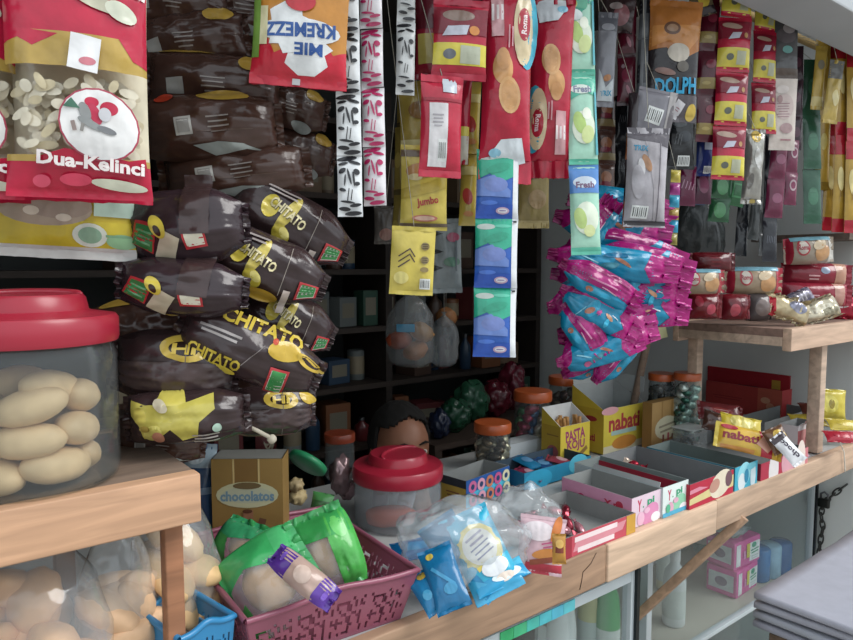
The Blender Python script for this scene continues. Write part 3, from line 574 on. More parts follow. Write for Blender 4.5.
# ================================================================ goods hanging towards the far side
CY, MG = '1587ad', 'a81c74'
pk1 = [P([(-.5, -.5), (-.02, -.5), (-.14, -.2), (-.2, .1), (-.5, .2)], MG), P([(-.5, .24), (-.1, .2), (.2, .3), (.5, .22), (.5, .5), (-.5, .5)], MG), E(.1, -.1, .24, .3, '2b9cc0', 60), E(.2, -.12, .1, .2, 'b0735c', 30), E(.1, .1, .06, .2, 'd09a78', -20), E(.3, .1, .14, .1, '3aaed0'), S(.12, -.02, .05, .12, 7, 'c44a94'), X(.02, .16, .3, .03, 'cfe3ea', 80), X(.32, -.2, .04, .4, '78c4d8', 60), X(-.24, -.2, .04, .5, 'cf86b4', 4)]
pk2 = [P([(-.5, .28), (.1, .22), (.5, .3), (.5, .5), (-.5, .5)], MG), P([(-.5, -.5), (.5, -.5), (.5, -.4), (.1, -.34), (-.5, -.3)], MG), E(-.1, -.1, .3, .3, '1e9ac4', 40), E(.16, -.06, .1, .3, '3f8a9c', 20), E(-.05, .04, .05, .3, 'b87a60', -30), E(.3, -.18, .1, .12, 'c0608e'), X(.0, -.2, .5, .04, '8fd0e0', 65), E(-.2, .0, .08, .3, '146d96', 10)]
pk3 = [P([(-.5, -.5), (.5, -.5), (.2, -.3), (.12, .2), (.3, .5), (-.5, .5)], MG), P([(-.5, -.3), (-.3, -.3), (-.26, .3), (-.5, .3)], '8e1760'), X(-.02, .0, .05, 1.1, 'd68cb4', 3), E(.3, .0, .1, .5, '2b9cc0', 0), E(.32, -.1, .08, .14, 'b0735c', 0), X(.12, .1, .03, .6, 'e0b4cc', -4)]
PK = {}
def pink_bag(label, cx, cy, L, Wd, y, roll, des, yaw=0, pitch=0):
    p = ony(cx, cy, y); dd = depth(p); Ls = L*dd/FPX; Ws = Wd*.95*dd/FPX; rot = frot(yaw, roll+90, pitch)
    if des not in PK:
        r = thing('snack_bag', label, 'snack bag', p, rot, 'pink and cyan snack bags in one cluster')
        pouch_parts(r, Ws, Ls, .04, CY, {'a': pk1, 'b': pk2, 'c': pk3}[des], seals=(.08, .12), sealc=('a01a6c', 'c0308c'), crump=.0075, fold=2.2, seed=60+len(PK)*4, flare=-.1, tip=(.35, .8), nx=18, nz=26, kind='film', lim=.006)
        PK[des] = (r, Ws, Ls); return r
    r0, w0, l0 = PK[des]
    return dup(r0, p, rot, label, None, (Ws/w0, (Ws/w0+Ls/l0)/2, Ls/l0))
pb = [('topmost pink and cyan snack bag, behind the grey sachet with a barcode', 622, 208, 112, 38, .12, 8, 'b'), ('second highest cyan snack bag, under the topmost one', 612, 228, 118, 38, .13, 12, 'b'),
      ('pink snack bag reaching up behind the pale green drink strip', 590, 236, 90, 30, .13, -56, 'c'), ('pink snack bag end just under the grey sachet with a barcode', 632, 250, 118, 32, .08, 15, 'a'),
      ('dark blue snack bag low behind the pale green drink strip', 598, 258, 100, 34, .14, 4, 'b'), ('pink topped snack bag straight under the pale green drink strip', 613, 263, 132, 32, .06, 8, 'b'), ('cyan snack bag whose pink end reaches furthest right near the cluster top', 641, 264, 106, 36, .045, 12, 'a'),
      ('cyan snack bag across the middle under the pink topped one', 610, 280, 118, 34, .08, 6, 'b'), ('pink snack bag tilted steeply down at the middle of the cluster', 600, 284, 92, 30, .025, 28, 'c'), ('cyan snack bag with a wide pink end at the middle right of the cluster', 640, 287, 104, 36, .04, 10, 'a'),
      ('cyan snack bag at the left edge of the cluster, middle height', 588, 298, 84, 36, .09, -14, 'b'), ('cyan snack bag with a silver pink end above the lowest right one', 636, 306, 110, 36, .05, 7, 'a'), ('pink snack bag tilted steeply down in the lower middle of the cluster', 600, 311, 92, 32, .03, 30, 'a'),
      ('cyan snack bag pointing up to the right, low in the cluster', 610, 322, 92, 38, .07, -16, 'b'), ('steep pink snack bag at the lower left of the cluster', 583, 330, 66, 32, .05, 56, 'c'), ('cyan snack bag low in the cluster whose tip points right', 612, 337, 96, 34, .04, -12, 'a'),
      ('cyan snack bag at the lower left edge of the cluster', 587, 348, 66, 34, .06, -42, 'a'), ('lowest cyan snack bag of the cluster, tilted up to the right', 600, 351, 90, 28, .03, -16, 'b'), ('pink snack bag end hanging lowest above the open yellow carton', 616, 358, 66, 26, .04, -50, 'c'),
      ('pink snack bag end hanging down to the left of the lowest tip', 590, 364, 60, 24, .09, -26, 'c'), ('blue snack bag deep inside the middle of the cluster', 612, 296, 100, 54, .17, 5, 'b'), ('blue snack bag deep inside the lower part of the cluster', 598, 330, 80, 48, .17, -10, 'b')]
for (lb, *a) in pb: pink_bag(lb, *a, yaw=random.uniform(-8, 8), pitch=random.uniform(-12, 12))
cs = MB().tube([ony(616, 350, .17), ony(620, 190, .17), ony(624, -40, .17)], .002, mat('b9b2a2', 'cloth'), 6).build('hanging_string'); tag(cs, 'string that holds the pink and cyan snack bags together', 'string')
# sachets right of the green drink strip
gs = [R(-.5, .3, .5, .5, '5e6068'), E(.0, .34, .35, .18, '989aa2'), E(.05, -.2, .22, .16, 'b27848', 30), P([(-.4, -.44), (.4, -.44), (.4, -.2), (.0, -.3), (-.4, -.1)], 'c4ccd0'), T('TRIX', .05, -.36, .6, .26, '4a9cc0', 4)]
hang('silver_sachet', 'long silver sachet with an orange spot and pale blue lettering', 'sachet', 606, 60, 20, 92, y=.09, yaw=4, roll=2, t=.014, base='85868e', ops=gs, seed=71, seals=(.05, .06))
strip('sachet_strip', 'brown strip of coffee sachets hanging behind the silver sachet', 'sachet strip', 606, 96, 605, 198, 20, 3, y=.16, yaw=4, base='4a3028', ops=[E(0, .1, .3, .3, '8a5a40'), R(-.5, -.4, .5, -.2, '7a6a48'), E(-.05, -.1, .3, .14, '6a2430')], **ks)
strip('sachet_strip', 'black strip of sachets in the gap left of the orange topped bag', 'sachet strip', 622, 96, 622, 190, 15, 2, y=.165, yaw=-8, base='1b1c20', ops=[LN(0, 0, .5, 4, '55565a', 80, .12, .04)], **ks)
strip('sachet_strip', 'maroon glossy strip left of the orange topped bag', 'sachet strip', 628, -40, 626, 106, 18, 3, y=.13, yaw=-6, base='561426', ops=[E(0, .1, .28, .4, '74203a', 10), E(.1, -.2, .1, .3, 'a86a78', 20), R(-.5, -.5, .5, -.42, '3a0c18'), E(-.2, .3, .1, .12, '8d7880')], **ks)
hang('snack_bag', 'maroon crumpled sachet end above the maroon glossy strip', 'snack bag', 618, 12, 34, 40, y=.1, yaw=-4, roll=8, t=.02, base='3a2a2c', ops=[E(.1, -.1, .25, .3, '8a5a60'), E(-.1, .1, .2, .1, 'a89a9a')], seed=72, crump=.004)
strip('sachet_strip', 'grey black narrow plastic strip along the orange topped bag', 'sachet strip', 647, -30, 641, 108, 11, 2, y=.095, yaw=-18, base='5a5d62', ops=[R(-.5, -.15, .5, .12, '2a2c32'), R(-.2, -.5, .1, .5, '7a7d82')], **ks)
dol = [P([(-.5, .08), (-.2, .1), (.1, .0), (.5, .1), (.5, .5), (-.5, .5)], 'b5743a'), P([(-.5, .1), (-.15, .16), (.2, .06), (.5, .22), (.5, .3), (-.5, .28)], 'c98a4c'), E(-.1, .26, .16, .12, '6a4a38'), E(-.1, .26, .11, .07, 'a5846a'), E(.04, .06, .22, .17, 'c5bcae'), E(.14, -.05, .12, .1, '6a645c'), R(-.5, -.5, .5, -.28, '5d575c'), T('DOLPH', .04, -.21, .82, .3, '2fa2cf', 4), X(-.2, -.36, .2, .14, 'b5b2b4', 10), X(.1, -.4, .18, .32, 'd8d6da', -28), LN(.1, -.4, .08, 2, 'a0707a', -28), E(.38, -.42, .1, .16, 'cdb154', -14), E(-.2, -.1, .2, .06, '8a6a62', -10)]
hang('snack_bag', 'black snack bag with an orange top and blue lettering', 'snack bag', 673, 62, 54, 118, y=.05, yaw=4, roll=2, t=.03, base='221c20', ops=dol, seed=73, seals=(.05, .05), sealc=('6a646a', 'b5743a'), crump=.002)
hang('snack_bag', 'white and yellow snack bag corner above the orange topped bag', 'snack bag', 690, -2, 46, 42, y=.07, yaw=4, roll=-16, t=.02, base='6a5f4a', ops=[R(-.5, -.5, -.1, .2, 'c2ccd0'), E(.25, -.1, .16, .2, 'cdb44a'), R(.1, -.5, .5, -.3, '2c2428')], seed=74, crump=.003)
hang('silver_sachet', 'grey sachet back with a square barcode under the orange topped bag', 'sachet', 654, 114, 40, 48, y=.055, yaw=2, roll=10, t=.016, base='84828a', ops=[BC(-.02, -.05, .42, .4, -8), R(.3, -.5, .5, .5, 'a6a2a2'), E(.44, -.1, .08, .4, '6a666a')], seed=75, crump=.002)
gt = [P([(-.5, .4), (.5, .3), (.5, .5), (-.5, .5)], '5a555c'), P([(-.1, .36), (.3, .34), (.36, -.4), (.2, -.5), (.14, -.1)], 'a8a3a8'), R(.26, -.46, .29, .36, '6a656c'), T('TRIX', -.2, .29, .34, .13, '4898bc', -4), E(-.05, .14, .09, .22, 'b08462', 25), E(-.18, .1, .08, .2, 'd4d2d4', 10), BC(-.16, -.35, .4, .3, -3), R(-.5, -.48, .5, -.44, '3a363c'), E(-.25, -.05, .15, .4, 'bab6bc', 5)]
hang('silver_sachet', 'large grey silver sachet with a barcode, in front of the pink snack bags', 'sachet', 646, 178, 42, 98, y=.02, yaw=0, roll=1.5, t=.03, base='b0acb2', ops=gt, seed=76, seals=(.05, .06), crump=.0022)
strip('sachet_strip', 'narrow orange and black sachet edge beside the large grey silver sachet', 'sachet strip', 634, 92, 627, 228, 10, 2, y=.08, yaw=-20, base='30262a', ops=[R(-.5, -.5, .5, -.1, 'b0683a')], **ks)
hang('silver_sachet', 'black sachet with a small white barcode right of the grey sachets', 'sachet', 681, 140, 28, 58, y=.085, yaw=2, t=.016, base='1d1f22', ops=[E(-.1, .3, .3, .2, '44484c'), E(.1, .05, .25, .2, '30343a'), BC(.08, -.36, .46, .36, 0), LN(-.15, .0, .4, 3, '5a5d60', 80, .1, .03)], seed=77)
strip('sachet_strip', 'maroon strip with dull gold bands right of the orange topped bag', 'sachet strip', 711, -40, 706, 142, 22, 4, y=.07, yaw=4, base='4e1022', ops=[R(-.5, -.34, .5, -.1, '8d7a44'), E(.1, .2, .25, .2, '7a2a3c', 20), E(-.1, -.22, .2, .08, 'a8965c')], **ks)
hang('silver_sachet', 'blue sachet with a white panel below the maroon and gold strip', 'sachet', 705, 150, 18, 52, y=.075, yaw=3, t=.014, base='26356e', ops=[R(-.1, .0, .4, .34, 'a9b6c6'), BC(.15, -.38, .5, .4)], seed=78)
strip('sachet_strip', 'purple maroon sachets hanging below the blue sachet', 'sachet strip', 703, 172, 702, 204, 18, 1, y=.085, yaw=-6, base='4a1c34', ops=[E(0, .1, .3, .5, '7a4a60', 10)], **ks)
strip('sachet_strip', 'deep maroon sachets with pale specks left of the blue sachet', 'sachet strip', 688, 166, 686, 206, 18, 1, y=.09, yaw=4, base='5c1236', ops=[LN(0, 0, .5, 4, 'a87a90', 75, .2, .05)], **ks)
strip('sachet_strip', 'thin strip of yellow, pink and cyan candies right of the grey silver sachet', 'sachet strip', 676, 170, 672, 245, 10, 6, y=.06, yaw=2, bases=['b9a84a', '9c3a80', '3a9ab8', 'a88f4e', '2f93b4', '8f8440'], base='b9a84a', part='candy', seals=(.2, .2), nx=6, nz=8)
# red and yellow wafer strips
rw = [R(-.5, -.5, .5, -.08, 'd6c850'), R(-.5, -.5, .5, -.42, 'b41f3c'), E(-.15, -.25, .11, .1, '686c60'), R(.05, -.38, .34, -.14, 'b9bba0'), R(-.5, .08, .5, .42, '821c30'), E(-.12, .32, .3, .09, 'b59a8a', -8), P([(-.25, .06), (.08, .09), (.16, .2), (-.12, .19)], 'c3c4d2'), E(.3, .15, .06, .08, 'b58a5a')]
strip('sachet_strip', 'longer strip of red wafer sachets with yellow bands', 'sachet strip', 738, -36, 727, 180, 33, 4, y=.03, yaw=4, base='b8223e', ops=rw, t=.022, group='red and yellow wafer sachet strips', seals=(.06, .06), nx=10, nz=18, lim=.006)
strip('sachet_strip', 'shorter strip of red wafer sachets partly behind the longer red one', 'sachet strip', 766, -20, 763, 134, 26, 3, y=.06, yaw=12, base='a81e38', ops=rw, t=.02, group='red and yellow wafer sachet strips', seals=(.06, .06), nx=10, nz=18, lim=.006)
pw = [E(0, .1, .36, .5, 'cbb9b4', 0), LN(-.05, .05, .5, 6, '9c7a80', 2, .1, .03), E(.1, -.2, .25, .2, 'b79a9a'), E(-.1, .34, .25, .16, 'ddd2cc', 10), X(.1, -.36, .4, .06, 'b0848a'), E(-.2, .2, .1, .16, 'a88a88')]
strip('sachet_strip', 'cream and pink printed sachet strip under the grey beam', 'sachet strip', 786, 8, 782, 150, 26, 2, y=.035, yaw=4, base='cfc3ba', opss=[[E(0, .1, .4, .3, '6a6468'), E(.1, .2, .25, .2, 'b8b0b2'), E(.05, -.1, .2, .15, '7ab0ac'), R(-.5, -.5, .5, -.36, '5a4a40'), E(.05, .32, .2, .12, 'a85a6c')], pw], bases=['5a5a5c', 'd3c7be'], seals=(.05, .05), nx=10, nz=18)
hang('silver_sachet', 'crumpled silver foil sachet hanging under the shorter red wafer strip', 'sachet', 753, 167, 20, 74, y=.045, yaw=0, roll=2, t=.03, base='a5a39c', kind='foil', ops=[E(.0, .4, .25, .3, 'b59a4e'), E(.1, .1, .2, .5, 'c2c0bc', 10), E(-.2, -.2, .15, .4, '777470', -8), E(.05, -.46, .2, .1, 'b3a060')], seed=81, crump=.006)
for i, (x0, y0, x1, y1, w, n, yy, yw, bs, lb) in enumerate((
        (723, 176, 718, 222, 20, 2, .1, -6, '2d5a3c', 'green sachets hanging below the longer red wafer strip'), (740, 176, 734, 206, 18, 1, .12, 8, '2f6840', 'bright green sachet right of the other green sachets'),
        (772, 130, 769, 262, 15, 3, .09, 4, '24252c', 'black strip of sachets under the cream and pink strip'), (758, 196, 752, 240, 12, 1, .13, 0, '55595a', 'grey sachet hanging behind the silver foil sachet'),
        (780, 140, 773, 218, 17, 2, .055, -4, '6a2440', 'maroon sachet pair under the cream and pink strip'), (793, 140, 790, 205, 14, 2, .06, 6, '6e2c46', 'maroon sachet strip with white rings beside the maroon pair'),
        (745, 190, 740, 256, 13, 2, .14, 5, '1e2126', 'black strip behind the green sachets'), (764, 210, 762, 256, 9, 2, .1, 16, '8d9092', 'thin pale strip in front of the black sachets'),
        (797, 46, 795, 150, 13, 3, .1, -10, '3c2832', 'dark plum strip beside the cream and pink strip'), (812, 60, 812, 224, 18, 3, .08, 4, '2f5843', 'long green strip of sachets left of the golden strips'),
        (822, 100, 820, 182, 15, 2, .1, 8, '35674c', 'short green strip overlapping the long green strip'), (700, 165, 698, 205, 14, 1, .13, 0, '23304e', 'dark blue sachet behind the purple sachets'))):
    o = {0: [E(0, 0, .3, .4, '4f8a5c')], 1: [X(0, 0, .6, .8, '4f9462'), X(0, 0, .45, .6, '2f6840')], 4: [E(.1, 0, .3, .3, '8a5068')], 5: [E(.05, .1, .3, .4, 'b09aa0'), E(.05, .1, .2, .26, '7a3450')], 2: [LN(0, 0, .5, 5, '5c5f68', 84, .12, .04)], 9: [E(0, 0, .3, .5, '44745a'), LN(0, .1, .4, 3, '6a9a80')], 8: [E(0, 0, .3, .4, '5c3a48')]}.get(i, [E(0, 0, .3, .4, bs)])
    strip('sachet_strip', lb, 'sachet strip', x0, y0, x1, y1, w, n, y=yy, yaw=yw, base=bs, ops=o, **ks)
go = [R(-.5, -.5, .5, -.36, 'a82232'), R(-.5, .3, .5, .5, 'a8222f'), E(-.1, .05, .22, .8, 'd8c88a', 4), E(.25, .0, .1, .9, '9c7c34', -3), LN(.0, -.1, .5, 3, '8a6a3a', 86, .1, .03)]
for i, (x0, y0, x1, y1, w, n, yy, yw, lb) in enumerate((
        (824, 30, 822, 190, 14, 2, .1, -8, 'farthest back of the golden sachet strips, beside the green strips'), (838, 40, 828, 231, 15, 2, .08, 0, 'golden sachet strip with red foot, first in front of the green strips'),
        (842, 40, 840, 232, 15, 2, .055, 6, 'golden sachet strip with red foot, middle one of the red footed'), (853, 50, 852, 233, 16, 2, .03, 10, 'golden sachet strip with red foot cut by the photo edge'))):
    strip('sachet_strip', lb, 'sachet strip', x0, y0, x1, y1, w, n, y=yy, yaw=yw, base='b5923c', ops=go if i else [E(0, .1, .25, .6, 'cbb768'), R(-.5, -.5, .5, -.4, '8a6f2c')], group='golden sachet strips', sealc=None, **ks)
hang('snack_bag', 'crumpled grey and yellow sachet hanging over the golden strips', 'snack bag', 833, 92, 16, 62, y=.02, yaw=8, roll=6, t=.016, base='c3a95c', ops=[R(-.5, .2, .5, .5, '7a7a78'), E(.1, -.1, .25, .5, 'dccf9a', 8)], seed=83, crump=.004)
hang('snack_bag', 'short yellow sachet hanging at the top behind the grey beam', 'snack bag', 819, 78, 12, 62, y=.05, yaw=0, roll=3, t=.012, base='c4a650', ops=[R(-.5, -.5, .5, -.3, 'd8c88c'), E(0, .2, .3, .4, '8f8a78')], seed=84)
# dark translucent bags hung deeper in
dk = clear('5a5f5e', .10, .1, .8, 16, 1.2)
def sack(name, label, cat, c, w, d, h, m, seed=0, knot=True, amp=.12, group=None, gather=.12):
    """a thin plastic bag: flat-ish bottom, bulging body, gathered neck"""
    r = thing(name, label, cat, c, (0, 0, YAW0), group); mb = MB()
    prof = [(.0, .0), (.55, .0), (.86, .06), (1, .22), (1.0, .45), (.86, .66), (.56, .82), (gather, .93), (gather*.7, .96), (gather*1.6, 1.0)]
    n = 40
    def wob(a, j): return 1+amp*noise.noise(Vector((math.cos(a)*1.6, math.sin(a)*1.6, j*.55+seed)))+amp*.5*noise.noise(Vector((math.cos(a)*5, math.sin(a)*5, j*.9+seed)))
    vs = []; fs = []
    PR = []
    for k in range(len(prof)-1):
        for q in range(3): PR.append(tuple(prof[k][i]+(prof[k+1][i]-prof[k][i])*q/3 for i in (0, 1)))
    PR.append(prof[-1])
    for j, (rr, z) in enumerate(PR):
        for i in range(n):
            a = 2*PI*i/n; k = rr*wob(a, j/3); vs.append((math.cos(a)*w/2*k, math.sin(a)*d/2*k, z*h+.012*h*noise.noise(Vector((a*2, j*.4, seed)))*(1 if z > .1 else 0)))
    for j in range(len(PR)-1):
        for i in range(n): fs.append((j*n+i, j*n+(i+1) % n, (j+1)*n+(i+1) % n, (j+1)*n+i))
    mb.add(vs, fs, m); mb.build('plastic_film', r)
    return r
p = ony(693, 262, .40); sc = depth(p)/FPX
o = sack('plastic_bag', 'dark translucent plastic bag hanging in front of the far wall', 'plastic bag', p, 60*sc, .09, 76*sc, mat('34393a', 'film', .2), 3, amp=.2); 
MB().tube([(0, 0, 70*sc), (0, 0, 2.3-p.z)], .001, mat('8a8a84', 'cloth'), 4).build('string', o)
# ================================================================ on the counter and the racks
def laid(name, label, cat, p, rm, W, H, t, base, ops=(), group=None, **kw):
    r = thing(name, label, cat, p, rm, group); pouch_parts(r, W, H, t, base, ops, **kw); return r
def lay(name, label, cat, cx, cy, w, h, z=None, d=None, yaw=0, roll=0, pitch=20, t=.02, base='ffffff', ops=(), group=None, y=None, **kw):
    """a packet whose centre shows at pixel cx,cy; z: height of its centre"""
    p = onz(cx, cy, z) if z is not None else (ony(cx, cy, y) if y is not None else at(cx, cy, d)); dd = depth(p)
    return laid(name, label, cat, p, frot(yaw, roll, pitch), w*dd/FPX, h*dd/FPX, t, base, ops, group, **kw)
def jar(name, label, c, Rr, hb, lid, glass, kind='red', rot=0, group=None):
    r = thing(name, label, 'jar', c, (0, 0, rot), group); w = .0022
    pr = [(Rr*.9, .0), (Rr*.97, .004), (Rr, .014), (Rr, hb*.5), (Rr, hb-.02), (Rr*.95, hb-.006), (Rr*.93, hb)]
    mb = MB(); mb.lathe([(0, .001)]+pr+[(a-w, max(b, .004)) for a, b in reversed(pr)]+[(0, .004)], glass, 48); mb.build('jar_body', r)
    q = MB(); m = mat(lid, 'plastic')
    if kind == 'red':
        h = .029
        q.lathe([(Rr*.94, hb-.004), (Rr*1.02, hb-.004), (Rr*1.035, hb), (Rr*1.035, hb+h*.72), (Rr*1.0, hb+h*.86), (Rr*.72, hb+h*1.0), (Rr*.69, hb+h*1.05), (Rr*.66, hb+h*1.5), (Rr*.62, hb+h*1.64), (0, hb+h*1.66)], m, 56); lo = q.build('lid', r, True, 40)
        g = MB(); gh = hb+h*1.6
        pts = [(Rr*.6*math.cos(a), Rr*.6*math.sin(a)*.5-Rr*.1, hb+h*1.6+.003*math.sin(a)) for a in [PI*i/12 for i in range(13)]]
        g.tube(pts, [.002]+[.004]*11+[.002], m, 8); g.build('lid_ridge', lo)
    else:
        h = Rr*.48
        q.lathe([(Rr*.9, hb-.003), (Rr*1.04, hb-.003), (Rr*1.05, hb), (Rr*1.05, hb+h*.85), (Rr*1.0, hb+h), (Rr*.8, hb+h*1.02), (0, hb+h*1.02)], m, 40); q.build('lid', r, True, 40)
    return r
jc = clear('f2f5f5', .035, .03, .02, 3, .75)
def one(name, label, cat, mb, p, rm=(0, 0, 0), group=None):
    o = mb.build(name); o.location = p; o.rotation_euler = rm.to_euler() if isinstance(rm, Matrix) else rm
    return tag(o, label, cat, group)
def clones(src, spots, labels=None, group=None):
    out = []
    for i, (p, rr, sc) in enumerate(spots):
        o = src.copy(); C.objects.link(o); o.location = p; o.rotation_euler = rr; o.scale = sc if isinstance(sc, (tuple, list)) else (sc, sc, sc)
        if labels: o['label'] = labels if isinstance(labels, str) else labels[i]
        out.append(o)
    return out
rg = random.Random(11)
# ---- bun jar on the near rack
pj = onz(36, 480, ZL); pj = Vector((pj.x, max(pj.y, .088), ZL-.0015)); RJ = .087
jar('candy_jar', 'big clear jar with a red lid full of pale oval buns on the near rack', pj, RJ, .158, '9c2436', jc)
bun = one('bun', 'pale oval bun inside the big red lidded jar', 'bun', MB().blob((0, 0, 0), (.036, .021, .018), mat('dcb98e', 'food'), 3, .05), pj+Vector((.02, -.03, .03)), (0, 0, .2), 'pale buns in the jar')
sp = []
for lay_, zc in enumerate((.022, .055, .088, .108)):
    for k in range((5, 5, 4, 2)[lay_]):
        a = k*2*PI/(5, 5, 4, 2)[lay_]+lay_*.7; rr_ = .046 if lay_ < 3 else .03
        sp.append((pj+Vector((rr_*math.cos(a), rr_*math.sin(a), zc+rg.uniform(-.003, .003))), (rg.uniform(-.25, .25), rg.uniform(-.25, .25), a+PI/2+rg.uniform(-.3, .3)), 1.06))
bun.location, bun.rotation_euler = sp[0][0], sp[0][1]
clones(bun, sp[1:])
# ---- clear bags of crackers under the near rack
bagm = clear('f6f8f8', .2, .04, .8, 16, 1.5)
def cracker_bag(label, px, py, w, d, h, seed, col, n, gl):
    p = onz(px, py, ZC); p = Vector((p.x, p.y, ZC+.001)); r = sack('plastic_bag', label, 'plastic bag', p, w, d, h, bagm, seed, amp=.14, gather=.3)
    c0 = one('cracker', gl, 'cracker', MB().blob((0, 0, 0), (.038, .031, .02), mat(col, 'food'), seed, .13, 1.7), p, (0, 0, 0), gl)
    spots = []
    for i in range(n):
        a = i*2.4+seed; lv = i//5; rr_ = .27*min(w, d)*(1 if i % 5 else .1)
        spots.append((p+Euler((0, 0, YAW0)).to_matrix() @ Vector((rr_*math.cos(a)*w/min(w, d), rr_*math.sin(a)*d/min(w, d)*.9, .027+lv*.036+rg.uniform(-.003, .006))), (rg.uniform(-.9, .9), rg.uniform(-.9, .9), rg.uniform(0, 6)), rg.uniform(.85, 1.2)))
    c0.location, c0.rotation_euler = spots[0][0], spots[0][1]
    clones(c0, spots[1:])
p0 = onz(45, 700, ZC)
cracker_bag('clear plastic bag of golden crackers under the rack, cut by the photo corner', 35, 712, .17, .14, .235, 2, 'dfa974', 17, 'golden cracker in the nearest clear bag')
cracker_bag('clear plastic bag of pale crackers under the rack left of its post', 120, 676, .085, .12, .22, 5, 'dfb892', 15, 'pale cracker in the clear bag left of the rack post')
cracker_bag('clear plastic bag of cream crackers behind the thin rack post', 176, 640, .115, .13, .23, 9, 'e2bb88', 16, 'cream cracker in the clear bag behind the rack post')
# ---- pink basket
def basket(label, FR, FL, BR, zr, col, zb=ZC, step=.0):
    FR, FL, BR = onz(*FR, zr), onz(*FL, zr), onz(*BR, zr)
    ux = (FR-FL); W = ux.length; ux.normalize(); vy = Vector((-ux.y, ux.x, 0)); D = max(.08, (BR-FR).dot(vy)); c = (FR+FL)/2+vy*D/2; Hh = zr-zb-.001
    r = thing('basket', label, 'basket', (c.x, c.y, zb+.001), (0, 0, math.atan2(ux.y, ux.x))); m = mat(col, 'plastic')
    tp = .86
    def side(p0, p1, nx, pat, curve):
        mb = MB(); vs = []; nz = 14; p0, p1 = Vector(p0), Vector(p1); fs = []
        for j in range(nz+1):
            for i in range(nx+1):
                s, t_ = i/nx, j/nz; k = tp+(1-tp)*t_; lift = curve*math.exp(-((s-.5)/.2)**2)*t_
                q = p0.lerp(p1, s); vs.append((q.x*k, q.y*k, t_*Hh+lift))
        for j in range(nz):
            for i in range(nx):
                if not pat(i, j, nx, nz): k = j*(nx+1)+i; fs.append((k, k+1, k+nx+2, k+nx+1))
        mb.add(vs, fs, m); o = mb.build('side_wall', r, False); so = o.modifiers.new('thick', 'SOLIDIFY'); so.thickness = .0026; so.offset = 0
    def pat(i, j, nx, nz):
        if j < 1 or j > nz-4 or i < 2 or i > nx-3: return False
        x = (i+.5) % 14-7; y = (j-nz/2+1.0)
        rr_ = math.hypot(x, y*1.1); a = math.atan2(y, x)
        if rr_ < 1.2: return False
        if rr_ < 6.2: return (math.sin(a*6+rr_*.9) > .1 and int(rr_) % 2 == 1) or (int(rr_) == 2 and math.cos(a*4) > .2) or (int(rr_) == 4 and math.cos(a*5+1) > .45)
        return (i % 3 == 1) and (j % 3 != 0)
    a, b = W/2, D/2
    side((-a, -b, 0), (a, -b, 0), max(28, int(W/.0042)), pat, .008); side((a, -b, 0), (a, b, 0), max(24, int(D/.0042)), pat, .0); side((a, b, 0), (-a, b, 0), max(28, int(W/.0042)), pat, .008); side((-a, b, 0), (-a, -b, 0), max(24, int(D/.0042)), pat, .0)
    q = MB(); pts = []
    def edge(p0, p1, curve):
        for i in range(16):
            s = i/16; x = p0[0]+(p1[0]-p0[0])*s; y = p0[1]+(p1[1]-p0[1])*s; pts.append((x, y, Hh+curve*math.exp(-((s-.5)/.2)**2)))
    edge((-a, -b), (a, -b), .008); edge((a, -b), (a, b), 0); edge((a, b), (-a, b), .008); edge((-a, b), (-a, -b), 0); pts.append(pts[0])
    q.tube(pts, .0042, m, 8, False); q.build('rim', r)
    MB().box((0, 0, .003), (W*tp, D*tp, .004), m).build('base', r, False)
    return r, c, W, D
bk_, bc_, bw_, bd_ = basket('dusty pink openwork plastic basket holding bread bags at the counter edge', (418, 570), (246, 622), (302, 512), 1.05, '8d5062')
basket('blue slatted plastic basket corner beside the pink basket', (234, 616), (180, 640), (200, 588), 1.055, '2f7fb0')
# ---- bread bags
gf = clear('bfe8c8', .10, .06, .8, 22, 1.0)
def bread_bag(label, cx, cy, w, h, z, yaw, roll, pitch, t, ops, seed, blabel):
    p = onz(cx, cy, z); dd = depth(p); W, H = w*dd/FPX, h*dd/FPX; rm = frot(yaw, roll, pitch)
    r = thing('bread_bag', label, 'bread bag', p, rm, 'green bread bags in the pink basket')
    _M[('clearbase%d' % seed, 'film', None)] = bagm
    pouch_parts(r, W, H, t, 'clearbase%d' % seed, ops, seals=(.05, .1), sealc=('3f9a58', '3f9a58'), crump=.004, fold=2, seed=seed, flare=-.15, lim=.006)
    one('bread_roll', blabel, 'bread', MB().blob((0, 0, 0), (W*.34, t*.36, H*.33), mat('c79a66', 'food'), seed, .14, 2), p, rm)
bread_bag('green and clear bread bag lying in front in the pink basket', 272, 580, 84, 88, 1.06, 0, 54, 38, .055, [P([(-.5, -.5), (-.1, -.5), (-.2, -.2), (-.1, .1), (-.3, .3), (-.2, .5), (-.5, .5)], '3da45e'), P([(-.5, .2), (.1, .16), (.5, .3), (.5, .5), (-.5, .5)], '4aa868'), P([(.2, -.5), (.5, -.5), (.5, -.3), (.1, -.36)], '56b85e')], 91, 'brown topped bread roll in the front green bag')
bread_bag('bright green bread bag leaning upright at the back of the pink basket', 326, 550, 58, 82, 1.07, 4, -22, 24, .05, [R(.1, -.5, .5, .5, '4ea84e'), P([(-.5, .16), (.5, .1), (.5, .5), (-.5, .5)], '3c9a50'), E(.3, .2, .1, .2, '65bd62', 10), R(-.5, -.5, -.36, .3, '3c8a4c')], 92, 'bread roll in the leaning green bag')
bread_bag('dark green bread bag at the back left of the pink basket', 250, 548, 66, 50, 1.055, 0, 20, 40, .045, [P([(-.5, -.1), (.0, .1), (.5, .0), (.5, .5), (-.5, .5)], '3a9664'), P([(-.5, -.5), (-.2, -.5), (-.3, 0), (-.5, .1)], '4a9a50')], 93, 'bread roll in the dark green bag')
